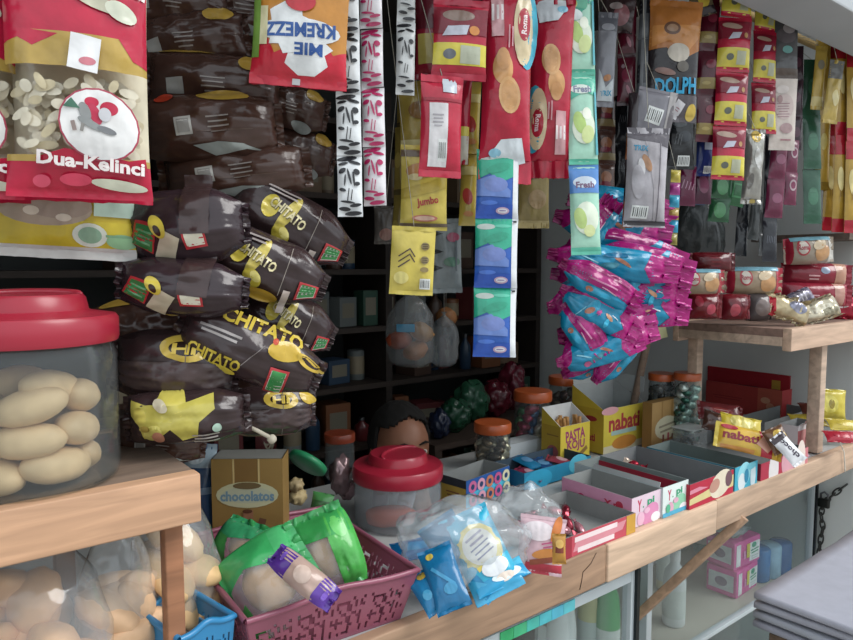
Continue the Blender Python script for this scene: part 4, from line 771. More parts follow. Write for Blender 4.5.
lay('bread_packet', 'purple ended clear bread packet lying across the green bread bags', 'bread bag', 304, 577, 24, 80, z=1.10, yaw=0, roll=-54, pitch=40, t=.03, base='b59a8e', ops=[R(-.5, .2, .5, .5, '53308a'), R(-.5, -.5, .5, -.24, '5d3898'), E(0, 0, .3, .4, 'c4ada0'), E(.1, .35, .2, .1, '7a58b8'), E(-.1, -.38, .2, .1, '7f5cc0')], sealc=('5d3898', '53308a'), crump=.005, fold=2, seed=94, flare=-.2)
one('tissue_clump', 'crumpled pale film behind the dark green bread bag', 'plastic bag', MB().blob((0, 0, 0), (.03, .018, .012), mat('b4bcc0', 'film'), 3, .5, 3), onz(232, 517, 1.05))
# ---- gold carton and neighbours
pc = onz(253, 566, ZC); dd = depth(pc)
chocoW = 68*dd/FPX
carton('carton', 'tall gold carton with a cream oval label standing behind the bread basket', 'carton', (pc.x, pc.y+.0, ZC+.0005), frot(2), chocoW, .06, 114*dd/FPX, '8f713c', '84847e',
       front=[R(-.5, -.5, .5, .5, '94763f'), R(-.18, .1, .16, .5, '7f6030'), R(-.2, .1, -.175, .5, 'c9b27a'), R(.155, .1, .18, .5, 'c9b27a'), E(0, .19, .44, .19, 'c3c29c'), E(0, .19, .36, .12, 'b8bba0'), T('chocolatos', 0, .18, .76, .15, '6f8fa0'), E(0, .27, .2, .05, '6c5a38'), R(-.06, -.24, .08, .06, '9a6c50'), X(-.16, -.1, .1, .3, '6a4632', 15), X(.18, -.1, .1, .3, '6a4632', -15), E(0, .05, .07, .03, '5a3420')], top='7f7f7a')
lay('packet', 'blue and white packet standing between the near rack and the gold carton', 'packet', 199, 490, 34, 92, d=1.16, yaw=-4, roll=1, pitch=8, t=.03, base='3a5a82', ops=[R(-.5, .25, .5, .5, '9db0bc'), X(.1, .0, .2, .9, '7f98b0', 95), R(-.5, -.5, -.2, .2, '27405e'), E(-.1, .36, .3, .2, 'c0ccd2')], seed=96)
gl_ = thing('plastic_dish', 'shallow green plastic lid leaning in the dark behind the bread bags', 'dish', at(306, 466, 1.32), frot(0, 24, 40))  # stands for a loose green plastic lid
MB().lathe([(0, 0), (.036, .0), (.04, .003), (.04, .012), (.037, .012), (.036, .004), (0, .004)], mat('2f8a5c', 'plastic'), 32).build('disc', gl_)
one('dried_snack', 'small lump of tan dried snack beside the gold carton', 'snack', MB().blob((0, 0, .01), (.014, .012, .012), mat('a8946c', 'food'), 1, .5, 2.4).blob((.004, 0, -.014), (.016, .012, .014), mat('b8a478', 'food'), 2, .5, 2.4), at(296, 490, 1.25))
lay('packet', 'small green packet with a yellow tip behind the upright bread bag', 'packet', 322, 503, 22, 20, d=1.26, yaw=0, roll=10, pitch=20, t=.014, base='3f6a40', ops=[E(.3, -.3, .14, .14, 'b8a050'), R(-.5, .1, .5, .5, '4c8a4e')], seed=97)
one('snack_clump', 'clump of clear wrapped pink sweets left of the squat red lidded jar', 'sweets', MB().blob((0, 0, 0), (.022, .02, .04), mat('8a7274', 'foil'), 5, .4, 3).blob((.014, 0, -.03), (.018, .016, .022), mat('a8888a', 'foil'), 8, .4, 3), at(341, 476, 1.4))
jar('glass_jar', 'dim clear jar with a brown red lid behind the squat red lidded jar', onz(340, 478, ZC)+Vector((0, .0, .0008)), .036, .095, '8a3a22', jc, 'flat')
# ---- squat jar with red lid
pr_ = onz(396, 538, ZC); pr_ = Vector((pr_.x+.0886*FW.x, pr_.y+.0886*FW.y, ZC+.0006))
jar('candy_jar', 'squat clear jar with a red lid in the middle of the counter', pr_, .0885, .094, 'a32438', clear('f0f2f4', .13, .03, .05, 5, .9), rot=.3)
one('packet', 'orange packet lying inside the squat red lidded jar', 'packet', MB().blob((0, 0, 0), (.05, .022, .02), mat('d0552c', 'film'), 1, .1, 2, sq=.7), pr_+RT*-.012-Vector((FW.x, FW.y, 0))*.045+Vector((0, 0, .026)), (0, 0, YAW0))
for i, (dx, dy, dz, rl, cc, lb) in enumerate(((.015, -.03, .045, 14, 'cfd2d4', 'white paper sachet standing inside the squat red lidded jar'), (.05, -.02, .045, -12, 'b89a86', 'beige sachet standing inside the squat red lidded jar'), (-.035, .0, .05, 5, 'c6c8ca', 'pale grey sachet at the left inside the squat red lidded jar'), (.02, .03, .05, -4, 'a58c78', 'tan sachet at the back inside the squat red lidded jar'))):
    laid('sachet', lb, 'sachet', pr_+RT*dx+Vector((FW.x, FW.y, 0))*dy+Vector((0, 0, dz)), frot(10*i-15, rl), .036, .075, .012, cc, [LN(0, .1, .5, 3, '9a8f88')], seed=100+i, names=('wrapper', 'bottom_seal', 'top_seal'))
# ---- clear bag of cyan sachets
cyo = [E(.0, .06, .40, .40, 'd9c66a'), S(.0, .05, .36, .45, 12, 'd8c25c'), E(.0, .06, .34, .34, 'd9d2c8'), LN(-.02, .16, .4, 2, '8a7f96', 14, .1, .045), LN(.02, .02, .44, 3, '6c6a88', 14, .09, .03), E(.1, -.2, .28, .16, 'dcdfe2'), X(-.3, -.36, .2, .5, '1f7fae', 20), P([(-.5, -.5), (.5, -.5), (.5, -.4), (-.1, -.36), (-.5, -.2)], '3f9fc8'), E(.2, -.34, .2, .08, 'e6d6c8')]
def cyan(label, cx, cy, w, h, z, yaw, roll, pitch, ops, base='27a3c4', seed=0, t=.018):
    return lay('sachet', label, 'sachet', cx, cy, w, h, z=z, yaw=yaw, roll=roll, pitch=pitch, t=t, base=base, ops=ops, group='cyan sachets in the clear bag', seed=seed, seals=(.05, .05), crump=.002)
cyan('cyan sachet with a round yellow edged label facing out of the clear bag', 481, 553, 54, 88, 1.05, 6, -22, 34, cyo, seed=110, t=.026)
cyan('blue sachet standing left of the yellow labelled cyan sachet', 444, 578, 36, 66, 1.04, -14, -28, 40, [E(-.2, .36, .12, .1, 'c9b04e'), E(.1, -.2, .2, .16, '3f8fb8'), X(0, 0, .1, .8, '3f90ba', 40)], '176a98', 111)
cyan('blue sachet lying flat at the front of the clear bag', 500, 577, 62, 22, 1.02, 6, -24, 55, [R(-.5, .1, .5, .5, '4fb0d0'), E(.1, -.1, .3, .08, 'cfe0e8')], '2a93c0', 112)
cyan('blue sachet lying at the back left of the clear bag beside the squat jar', 416, 549, 50, 24, 1.02, 0, -14, 60, [E(0, 0, .3, .1, '2f9ad0')], '1878b4', 113)
cyan('blue sachet with a yellow corner at the lower left of the clear bag', 428, 592, 26, 44, 1.02, -10, -40, 45, [E(.1, .36, .2, .16, 'c2a648'), E(-.1, -.1, .2, .2, '3f8fb4')], '18709e', 114)
cyan('blue sachet deep in the clear bag behind the yellow labelled sachet', 452, 545, 44, 60, 1.06, 10, -30, 36, [E(0, 0, .3, .3, '14688f')], '17688f', 115)
pb_ = onz(468, 588, ZC)
o = thing('plastic_bag', 'crumpled clear plastic bag of cyan sachets at the counter edge', 'plastic bag', (pb_.x-.005, pb_.y+.012, ZC+.004), (0, 0, YAW0)); mb = MB()
def crumple(mb, rx, ry, rz, m, seed, amp=.25, cz=None, fr=2.2, sub=5):
    bm = bmesh.new(); bmesh.ops.create_icosphere(bm, subdivisions=sub, radius=1)
    for v in bm.verts:
        n = v.co.normalized(); k = 1+amp*noise.noise(n*fr+Vector((seed, 0, 0)))+amp*.55*(abs(noise.noise(n*fr*2.6+Vector((0, seed, 0))))-.2)
        v.co = Vector((n.x*rx*k, n.y*ry*k, max(-rz*.98, n.z*rz*k)))
    mb.bm(bm, m, Matrix.Translation((0, 0, rz if cz is None else cz)))
crumple(mb, .108, .08, .068, clear('f4f8fa', .26, .05, .5, 14, 1.2), 3.3, .22, fr=1.7); mb.build('plastic_film', o)
o = thing('plastic_bag', 'puffed clear plastic bag over the sweets packet and the grey tray', 'plastic bag', onz(545, 556, ZC)+Vector((.01, .06, .001)), (0, 0, YAW0)); mb = MB()
crumple(mb, .06, .05, .056, clear('f4f8fa', .2, .04, .5, 14, 1.2), 8.1, .24, fr=1.9); mb.build('plastic_film', o)
lay('packet', 'pink and white sweets packet with an orange stick picture in the clear bag', 'packet', 541, 545, 46, 56, z=1.03, yaw=-6, roll=6, pitch=12, t=.02, base='d6b4bc', ops=[R(-.5, -.5, .5, -.3, 'b8394a'), E(.1, -.12, .3, .1, 'd08a48', 14), X(.12, -.24, .7, .12, '8f4a34', 14), E(-.1, .25, .35, .2, 'e6dadd'), E(.3, .3, .1, .3, 'd07a3a', -10), LN(.2, .05, .4, 2, 'b85a80', 16, .08, .03)], seed=120)
lay('packet', 'narrow gold and brown wafer end beside the pink sweets packet', 'packet', 559, 549, 14, 30, z=1.045, yaw=0, roll=0, pitch=8, t=.014, base='b8863c', ops=[R(-.5, -.1, .5, .1, '7a3a2c'), E(0, .2, .3, .3, 'd2a858')], seed=121)
# ---- trays and cartons along the edge
def tray(label, bl, xr_, yt, back, base, inner, group=None, name='carton', z0=ZC, dz=.0036, ymin=.004, **kw):
    A = onz(*bl, z0); yA = max(A.y, ymin); A = ony(bl[0], bl[1], yA); B = ony(xr_, bl[1], yA); W = B.x-A.x; Hh = ony(bl[0], yt, yA).z-z0
    D = back if isinstance(back, float) else onz(*back, z0+Hh).y-yA
    return carton(name, label, 'carton', ((A.x+B.x)/2, yA+D/2, z0+dz), kw.pop('rot', (0, 0, 0)), W, D, Hh, base, inner, group=group, **kw), ((A.x+B.x)/2, yA, W, D, Hh)
GI = '8d8f8d'
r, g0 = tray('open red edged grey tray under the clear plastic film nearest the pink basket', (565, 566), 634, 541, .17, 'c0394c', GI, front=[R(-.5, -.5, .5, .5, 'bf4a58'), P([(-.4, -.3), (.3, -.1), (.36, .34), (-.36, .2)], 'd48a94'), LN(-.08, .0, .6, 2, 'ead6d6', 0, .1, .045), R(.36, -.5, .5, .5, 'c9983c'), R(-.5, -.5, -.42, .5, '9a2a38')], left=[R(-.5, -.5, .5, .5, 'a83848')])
yf = lambda bg, t1, t2: [R(-.5, -.5, .5, .5, bg), T('Y', -.24, .18, .14, .24, 'c03a5c'), T('.', -.11, .1, .04, .04, '3a9a6a'), T('pi', .14, .2, .24, .2, '3a9a70'), E(.12, -.2, .3, .2, t1, 20), E(-.2, -.26, .12, .14, t2), E(.3, -.36, .16, .1, 'e6e2e4'), E(.0, -.05, .1, .06, t2)]
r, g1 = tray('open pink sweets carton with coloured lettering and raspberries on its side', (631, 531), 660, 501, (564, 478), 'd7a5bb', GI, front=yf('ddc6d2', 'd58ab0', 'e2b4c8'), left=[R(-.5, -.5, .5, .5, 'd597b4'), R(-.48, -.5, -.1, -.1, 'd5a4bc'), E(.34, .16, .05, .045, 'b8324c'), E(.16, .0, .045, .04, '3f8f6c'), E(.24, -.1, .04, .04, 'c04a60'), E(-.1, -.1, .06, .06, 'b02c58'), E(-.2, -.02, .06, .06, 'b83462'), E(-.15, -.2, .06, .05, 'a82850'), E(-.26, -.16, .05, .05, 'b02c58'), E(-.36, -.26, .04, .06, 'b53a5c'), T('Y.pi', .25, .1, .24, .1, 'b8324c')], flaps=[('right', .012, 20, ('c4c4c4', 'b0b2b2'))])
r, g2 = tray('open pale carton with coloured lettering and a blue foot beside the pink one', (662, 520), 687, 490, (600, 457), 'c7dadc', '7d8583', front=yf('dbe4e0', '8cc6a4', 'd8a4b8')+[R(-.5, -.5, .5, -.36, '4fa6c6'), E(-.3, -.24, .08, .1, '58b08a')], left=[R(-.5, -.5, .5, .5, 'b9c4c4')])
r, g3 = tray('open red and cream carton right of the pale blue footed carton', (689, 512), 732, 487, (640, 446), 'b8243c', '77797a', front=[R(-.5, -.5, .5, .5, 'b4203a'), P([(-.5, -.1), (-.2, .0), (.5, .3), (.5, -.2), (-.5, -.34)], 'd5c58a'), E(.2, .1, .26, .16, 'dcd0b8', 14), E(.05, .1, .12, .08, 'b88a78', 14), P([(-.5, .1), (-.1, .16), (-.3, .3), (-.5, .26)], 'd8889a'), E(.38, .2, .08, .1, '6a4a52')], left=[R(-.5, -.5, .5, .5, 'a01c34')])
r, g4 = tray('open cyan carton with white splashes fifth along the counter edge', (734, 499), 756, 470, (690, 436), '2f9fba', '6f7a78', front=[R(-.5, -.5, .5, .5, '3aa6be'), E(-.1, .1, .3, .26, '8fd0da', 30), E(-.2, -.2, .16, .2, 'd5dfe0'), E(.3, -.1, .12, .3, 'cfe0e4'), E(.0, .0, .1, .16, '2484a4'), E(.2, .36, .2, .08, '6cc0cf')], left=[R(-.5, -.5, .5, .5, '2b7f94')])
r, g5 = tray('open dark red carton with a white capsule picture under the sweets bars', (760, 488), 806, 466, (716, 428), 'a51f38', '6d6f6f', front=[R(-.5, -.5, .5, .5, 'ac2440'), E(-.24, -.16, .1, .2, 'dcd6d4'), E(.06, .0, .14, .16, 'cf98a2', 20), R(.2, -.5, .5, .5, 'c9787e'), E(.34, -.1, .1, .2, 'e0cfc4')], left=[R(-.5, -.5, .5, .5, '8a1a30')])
# sweets lying in the trays
rg2 = random.Random(5)
def heap(label, g, n, cols, cat='sweet', s=.017, group=None, name='wrapped_sweet', zc=.02, fr=(.2, .9)):
    src = {}
    for i in range(n):
        c = cols[i % len(cols)]
        q = Vector((g[0]+g[2]*rg2.uniform(-.32, .32), g[1]+g[3]*rg2.uniform(*fr), ZC+.012+rg2.uniform(0, zc))); e = (rg2.uniform(-.6, .6), rg2.uniform(-.6, .6), rg2.uniform(0, 6))
        if c not in src:
            mb = MB(); m = mat(c, 'foil'); mb.blob((0, 0, 0), (s, s*.55, s*.45), m, i, .2, 2, sub=2)
            for sg in (-1, 1): mb.lathe([(s*.12, 0), (s*.5, s*.7), (s*.42, s*.75)], m, 10, wob=lambda a, j: 1+.25*math.sin(a*5)*j) if False else mb.add([(sg*s*.9, 0, 0), (sg*s*1.6, -s*.5, s*.2), (sg*s*1.7, 0, -s*.2), (sg*s*1.6, s*.5, s*.2)], [(0, 1, 2), (0, 2, 3)], m)
            src[c] = one(name, label, cat, mb, q, e, group or label)
        else:
            o = src[c].copy(); C.objects.link(o); o.location = q; o.rotation_euler = e
heap('wrapped sweet lying in the red edged grey tray', g0, 9, ('a83a4a', 'c98a94', '8a2a3a'), fr=(.3, .9))
heap('wrapped sweet lying in the red and cream carton', g3, 8, ('b02a40', 'd8c4b4', '8a3040'), fr=(.5, .95), zc=.035)
# ring sweets carton
A = onz(470, 508, ZC); rr_ = Euler((0, 0, rad(9))).to_matrix()
rings = [R(-.5, -.5, .5, .5, '2158a0'), P([(-.5, -.5), (.5, -.5), (.5, .1), (-.5, .0)], '4fb4d4')]
for k in range(10):
    a, b = -.36+.19*(k % 5), (.2 if k < 5 else -.26); c = ('d06a98', 'c87a5a', 'd8d4b0', 'e0a0b4', 'c85a90')[(k*3) % 5]
    rings += [E(a, b, .088, .088, c), E(a, b, .04, .04, '24406a')]
carton('carton', 'blue carton printed with coloured ring sweets behind the clear sachet bag', 'carton', A+Vector((.06, .05, .0006)), rr_, .155, .075, .06, '2a5a9a', GI, front=rings, left=[R(-.5, -.5, .5, .5, 'b08f3a'), R(-.5, .2, .5, .5, '2a2c34'), LN(0, -.1, .5, 2, '7a4a30', 0, .1, .04)])
q5, g6 = tray('flat blue open tray of dark red packets behind the ring sweets carton', (524, 492), 590, 475, .11, '1f7ea4', '3a4a58', front=[R(-.5, -.5, .5, .5, '2486aa'), E(-.3, -.1, .2, .1, '2f9cc0'), E(.3, .2, .15, .1, '55b4cc')], left=[R(-.5, -.5, .5, .5, '1c6c90')])
for i, (fx, fy, rz, cc) in enumerate(((-.25, .35, 20, '7a2a44'), (.05, .55, -10, '234a78'), (.25, .4, 35, '8a3a4a'), (-.1, .75, 5, '1f6a90'))):
    laid('packet', ('dark red packet at the left of the flat blue tray', 'dark blue packet in the middle of the flat blue tray', 'dark red packet at the right of the flat blue tray', 'teal packet at the back of the flat blue tray')[i], 'packet', Vector((g6[0]+g6[2]*fx, g6[1]+g6[3]*fy, ZC+.022+.004*i)), Euler((rad(-80), 0, rad(rz))), .05, .075, .014, cc, [E(0, 0, .3, .3, 'b08a98' if i % 2 == 0 else '5a8ab0')], seed=130+i)
q6, _ = tray('plain white carton behind the flat blue tray', (506, 466), 541, 447, .05, 'b9bfc2', 'a9b0b2', top='c2c8ca')
# yellow snack stick carton
pk_, gp = tray('small yellow open carton of brown snack sticks', (560, 466), 589, 429, .065, 'd0b63c', 'd8d8d6', cut=.14,
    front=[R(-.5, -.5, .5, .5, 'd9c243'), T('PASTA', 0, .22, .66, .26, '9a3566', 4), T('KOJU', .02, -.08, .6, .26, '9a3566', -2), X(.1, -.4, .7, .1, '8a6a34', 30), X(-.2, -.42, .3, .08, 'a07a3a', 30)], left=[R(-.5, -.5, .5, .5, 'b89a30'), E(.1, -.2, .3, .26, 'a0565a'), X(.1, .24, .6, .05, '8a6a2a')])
sk = None
for i in range(9):
    q = Vector((gp[0]+gp[2]*(-.34+.085*i), gp[1]+gp[3]*(.3+.3*(i % 2)), ZC+.005)); e = (rad(rg2.uniform(-8, 8)), rad(rg2.uniform(-7, 7)), 0)
    if sk is None:
        mb = MB(); pts = [(0.0012*math.sin(k*2.1), .0012*math.cos(k*2.1), k*.0093) for k in range(13)]; mb.tube(pts, .0052, mat('b8864a', 'food'), 8); sk = one('snack_stick', 'twisted brown snack stick standing in the small yellow carton', 'snack stick', mb, q, e, 'snack sticks in the yellow carton')
    else: o = sk.copy(); C.objects.link(o); o.location = q; o.rotation_euler = e
# yellow wafer carton with an open lid
nb = T('nabati', 0, .16, .76, .26, 'b0383e')
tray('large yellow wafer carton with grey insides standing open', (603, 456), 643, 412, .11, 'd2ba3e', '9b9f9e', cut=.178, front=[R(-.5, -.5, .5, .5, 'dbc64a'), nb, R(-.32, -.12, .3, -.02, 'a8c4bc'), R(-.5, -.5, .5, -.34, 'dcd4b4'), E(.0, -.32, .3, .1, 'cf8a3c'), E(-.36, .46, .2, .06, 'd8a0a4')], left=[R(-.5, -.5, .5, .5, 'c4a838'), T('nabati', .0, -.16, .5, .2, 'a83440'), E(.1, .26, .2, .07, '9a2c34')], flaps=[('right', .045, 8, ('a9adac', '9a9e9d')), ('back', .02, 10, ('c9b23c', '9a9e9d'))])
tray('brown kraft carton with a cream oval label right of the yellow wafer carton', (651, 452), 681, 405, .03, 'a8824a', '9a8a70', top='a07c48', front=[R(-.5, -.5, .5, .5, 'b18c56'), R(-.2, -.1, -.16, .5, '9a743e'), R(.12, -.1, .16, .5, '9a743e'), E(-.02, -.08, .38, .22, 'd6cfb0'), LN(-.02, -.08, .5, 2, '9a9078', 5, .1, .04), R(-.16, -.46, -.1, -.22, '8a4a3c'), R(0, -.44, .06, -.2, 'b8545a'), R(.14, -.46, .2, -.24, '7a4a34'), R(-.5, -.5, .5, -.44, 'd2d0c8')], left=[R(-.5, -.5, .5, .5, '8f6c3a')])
# jars of sweets behind the cartons
def sweet_jar(label, px, py, Rr, hb, cols, sl, seed, lid='b2562c', n=26, s=.011):
    p = onz(px, py, ZC); p = Vector((p.x+Rr*FW.x, p.y+Rr*FW.y, ZC+.0006)); jar('glass_jar', label, p, Rr, hb, lid, jc, 'flat')
    r_ = random.Random(seed); src = {}
    for i in range(n):
        lv = i/n; a = i*2.399; q = p+Vector((Rr*.62*math.cos(a)*(1 if i % 4 else .2), Rr*.62*math.sin(a)*(1 if i % 4 else .2), s+.004+lv*(hb-s*2.6)))
        e = (r_.uniform(0, 6), r_.uniform(-.5, .5), r_.uniform(0, 6)); c = cols[i % len(cols)]
        if c not in src: src[c] = one('wrapped_sweet', sl, 'sweet', MB().blob((0, 0, 0), (s*1.25, s*1.0, s*.8), mat(c, 'foil'), i, .35, 2.4, sub=2), q, e, sl)
        else: o = src[c].copy(); C.objects.link(o); o.location = q; o.rotation_euler = e
sweet_jar('orange lidded jar of red and blue wrapped sweets, tallest of the jars', 535, 455, .051, .145, ('3a6a9a', 'b03a5a', '4a8a5a', 'c8c0b0'), 'bright wrapped sweet in the tall orange lidded jar', 1, s=.016, n=34)
sweet_jar('orange lidded jar of brown and cream sweets in front of the tall jar', 494, 472, .046, .095, ('a89a80', '7a6448', 'c4b89c', '5a4c3c'), 'brown or cream sweet in the short orange lidded jar', 2, s=.015, n=28)
sweet_jar('orange lidded jar half hidden behind the yellow snack stick carton', 566, 436, .045, .155, ('6a4a4a', '8a7a6a'), 'dim sweet in the jar behind the yellow carton', 3, n=14, s=.016)
sweet_jar('orange lidded jar behind the brown kraft carton', 664, 444, .036, .185, ('3a3c3a', '8a8c88', '5a5c58'), 'dark sweet in the jar behind the kraft carton', 4, n=40, s=.015)
sweet_jar('orange lidded jar of green silver sweets behind the clear container', 690, 449, .036, .195, ('6a9a8a', '9ab8ac', '2f5a4c', 'c0ccc4'), 'green silver sweet in the jar beside the red cartons', 5, n=60, s=.0155)
# clear container
pcn = onz(703, 460, ZC); cn = thing('clear_container', 'small clear box of grey sweets between the kraft carton and the wafer bar', 'container', pcn+Vector((.0, .04, .0006)), (0, 0, 0))
MB().box((0, 0, .04), (.075, .06, .078), clear('e8ecec', .12, .05, .3, 16, 1.0), .004).build('box_body', cn)
MB().box((0, 0, .081), (.079, .064, .004), mat('b0b4b2', 'plastic'), .001).build('lid', cn)
heap('grey sweet in the small clear box', (pcn.x, pcn.y+.015, .075, .05, .07), 9, ('6a6660', '8a8680', '4a4642'), s=.011, zc=.05, fr=(.2, .8))
# bars and packets lying on top of the trays
lay('wafer_bar', 'yellow and red wafer bar lying on the grey trays', 'wafer bar', 748, 441, 27, 64, z=1.075, yaw=-8, roll=103, pitch=30, t=.022, base='d0a83c', ops=[T('nabati', -.06, -.12, 1.25, .36, '8a2434', 90), P([(-.5, .14), (.5, .2), (.5, .36), (-.5, .34)], 'b02a38'), X(.0, .25, .5, .5, 'd8a08a', 60), E(-.36, -.3, .1, .3, 'a83440', 0), R(.36, -.4, .5, .1, 'c88a44')], seed=140, sealc=('c9b040', 'b8943a'))
lay('wafer_bar', 'short yellow wafer wrapper on top of the wafer bar', 'wafer bar', 741, 425, 40, 20, z=1.10, yaw=0, roll=14, pitch=40, t=.02, base='c3ae3a', ops=[E(0, .1, .3, .2, 'd8cc7a')], seed=141, crump=.004)
lay('wafer_bar', 'torn dark and gold wrapper end right of the wafer bar', 'wafer bar', 778, 440, 24, 26, z=1.085, yaw=0, roll=-20, pitch=30, t=.016, base='6a4a34', ops=[E(.1, .1, .3, .3, 'c9a84c', 20), E(-.2, -.2, .14, .2, 'd8c08a')], seed=142, crump=.005)
lay('wafer_bar', 'white wrapper with dark lettering tilted down beside the wafer bar', 'wafer bar', 788, 449, 18, 34, z=1.07, yaw=0, roll=-34, pitch=30, t=.014, base='d4d4d6', ops=[T('choco', 0, 0, 1.3, .34, '3a3040', 98), R(-.5, .3, .5, .5, '3c3034')], seed=143)
lay('wafer_bar', 'pink and white wrapper lying at the edge below the white one', 'wafer bar', 796, 462, 36, 15, y=.05, yaw=0, roll=-22, pitch=40, t=.012, base='d49aac', ops=[E(0, 0, .3, .1, 'e8dce0'), E(.3, .1, .1, .1, 'b04060')], seed=144)
lay('packet', 'brown and red chocolate wrapper on the back trays', 'packet', 720, 412, 20, 44, z=1.09, yaw=0, roll=98, pitch=36, t=.016, base='6a2a2c', ops=[E(0, 0, .2, .6, '8a3a38'), LN(0, .0, .7, 2, 'b88a84', 90, .12, .04)], seed=145, crump=.004)
lay('packet', 'dark brown crumpled wrapper left of the yellow wafer wrapper', 'packet', 716, 422, 26, 22, z=1.08, yaw=0, roll=20, pitch=36, t=.018, base='4a3028', ops=[E(.2, .2, .2, .2, '7a5a48')], seed=146, crump=.005)
tray('white flapped carton end with a red picture near the far rack post', (797, 452), 814, 428, .05, 'cfc9c8', '8a8c8c', front=[R(-.5, -.5, .5, .5, 'b8686a'), E(0, .0, .3, .4, 'c98a88'), R(-.5, .3, .5, .5, 'd8d4d4'), E(.1, -.2, .2, .2, '9a4a50')], flaps=[('front', .012, 50, ('d8d4d4', 'c8c4c4'))])
tray('long grey open tray behind the wafer bars', (764, 440), 812, 424, .09, '7a7c7c', '6a6e6e')
def along_wall(label, pn, pf, ytop, dx, base, inner, D, **kw):
    q = onz(*pn, ZC); x0 = q.x+dx; q = onx(pn[0], pn[1], x0); f = onx(pf, pn[1], x0); H_ = onx(pn[0], ytop, x0).z-ZC; W_ = f.y-q.y
    return carton('carton', label, 'carton', (x0+D/2, q.y+W_/2, ZC+.0006), (0, 0, -PI/2), W_, D, H_, base, inner, **kw)
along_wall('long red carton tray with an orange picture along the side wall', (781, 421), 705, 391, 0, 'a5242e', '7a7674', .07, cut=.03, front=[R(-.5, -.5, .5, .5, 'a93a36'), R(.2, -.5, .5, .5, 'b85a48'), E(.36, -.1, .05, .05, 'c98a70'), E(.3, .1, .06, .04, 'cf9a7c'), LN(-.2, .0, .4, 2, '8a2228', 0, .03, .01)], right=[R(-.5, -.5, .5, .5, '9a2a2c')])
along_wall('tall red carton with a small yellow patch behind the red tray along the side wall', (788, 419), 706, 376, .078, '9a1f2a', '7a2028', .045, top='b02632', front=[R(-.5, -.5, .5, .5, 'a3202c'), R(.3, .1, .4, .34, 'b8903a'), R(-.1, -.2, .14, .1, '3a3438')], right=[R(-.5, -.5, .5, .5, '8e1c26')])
# far end behind the post
lay('packet', 'round yellow packet behind the far rack post', 'packet', 829, 404, 34, 30, z=1.08, yaw=0, roll=4, pitch=10, t=.03, base='c9b845', ops=[E(-.05, 0, .26, .26, 'd8cb62'), E(0, 0, .1, .14, '8a7a30')], seed=150, crump=.004)
for i, (x, y_, c, lb) in enumerate(((808, 420, 'b09a3c', 'flat yellow packet left of the far rack post'), (846, 425, 'c4ae48', 'flat yellow packet right of the far rack post'), (843, 437, 'a82436', 'red packet lying at the far end of the counter'), (818, 409, '5a2f28', 'dark brown packet behind the round yellow packet'))):
    lay('packet', lb, 'packet', x, y_, 36, 15, z=1.03 if i < 3 else 1.05, yaw=0, roll=4, pitch=55, t=.018, base=c, ops=[E(0, 0, .3, .1, c)], seed=151+i)
tw = ony(842, 470, -.004); tw2 = ony(836, 443, -.004)
tie = MB().tube([ony(839, 440, -.006), ony(844, 452, -.0065), ony(845, 468, -.0065), ony(845, 472, -.006)], .0016, mat('d8d4c8', 'cloth'), 6).build('tie_string'); tag(tie, 'white string tied round the plank at the far end of the counter', 'string')
# ================================================================ biscuit rolls and packets on the far rack
ro = lambda a: [R(-.5, -.5, .5, -.36, 'a3283c'), R(-.5, .34, .5, .5, a), E(-.12, -.2, .3, .24, 'b8484e', 0), E(-.12, -.2, .24, .18, 'd8ccc0', 0), T('Roma', -.12, -.2, .36, .18, 'a83040', 90), E(.1, .18, .3, .34, 'c99a6c'), E(-.2, .12, .16, .3, 'd6c0a0', 20), R(-.5, -.4, -.36, .4, '7fb0c0')]  # colours toned down to put the far rack's shadow into the wrappers
def roll(label, x0, y0, x1, y1, yy, base, ops, rl=0, group=None, cat='biscuit roll', name='biscuit_roll', t=None, seed=0, **kw):
    p = ony((x0+x1)/2, (y0+y1)/2, yy); dd = depth(p); L = (x1-x0)*dd/FPX; Hh = (y1-y0)*dd/FPX
    return laid(name, label, cat, p, frot(0, 90+rl, 0), Hh, L, t or Hh*.95, base, ops, group, seals=(.05, .07), flare=-.1, seed=seed, crump=.003, **kw)
roll('cream biscuit roll lying alone on top of the red packets', 783, 238, 833, 263, .10, 'a89a8a', ro('d8d4cc'), -3, seed=160)
roll('cream and blue biscuit roll at the left of the middle row on the far rack', 676, 270, 724, 293, .14, 'a08c76', ro('a83a44'), 0, seed=161)
roll('cream and blue biscuit roll with a red twisted end beside the big red packets', 724, 268, 782, 293, .12, 'a6927a', ro('a82a3c'), 0, seed=162)
roll('upper one of the two long red biscuit packets on the far rack', 780, 264, 852, 286, .10, '8a2434', [R(-.5, .2, .5, .38, 'b88a74'), LN(.1, -.1, .5, 2, 'd09a9c', 90, .14, .06), E(-.2, .05, .14, .2, '8f9ab0')], 2, seed=163)
roll('lower one of the two long red biscuit packets on the far rack', 778, 284, 852, 305, .09, '902436', [R(-.5, .2, .5, .36, 'b88a7c'), LN(.1, -.1, .6, 2, 'd8a4a8', 90, .14, .06)], 2, seed=164)
roll('red foil packet at the left of the lowest row on the far rack', 684, 294, 722, 318, .16, '701822', [E(.1, .1, .2, .2, 'b04050'), E(-.2, -.2, .2, .16, 'a83848'), E(0, .3, .2, .1, '6a1420')], 0, cat='packet', name='packet', seed=165)
roll('red foil packet second from the left of the lowest row on the far rack', 718, 295, 750, 319, .13, '6a1822', [E(.1, -.1, .25, .2, 'b04450'), E(-.2, .2, .2, .16, '5f1620')], 0, cat='packet', name='packet', seed=166)
roll('dull grey packet between the red foil and the cream foil on the far rack', 744, 294, 772, 320, .11, '5c5454', [E(0, 0, .3, .3, '7a6c68')], 0, cat='packet', name='packet', seed=167)
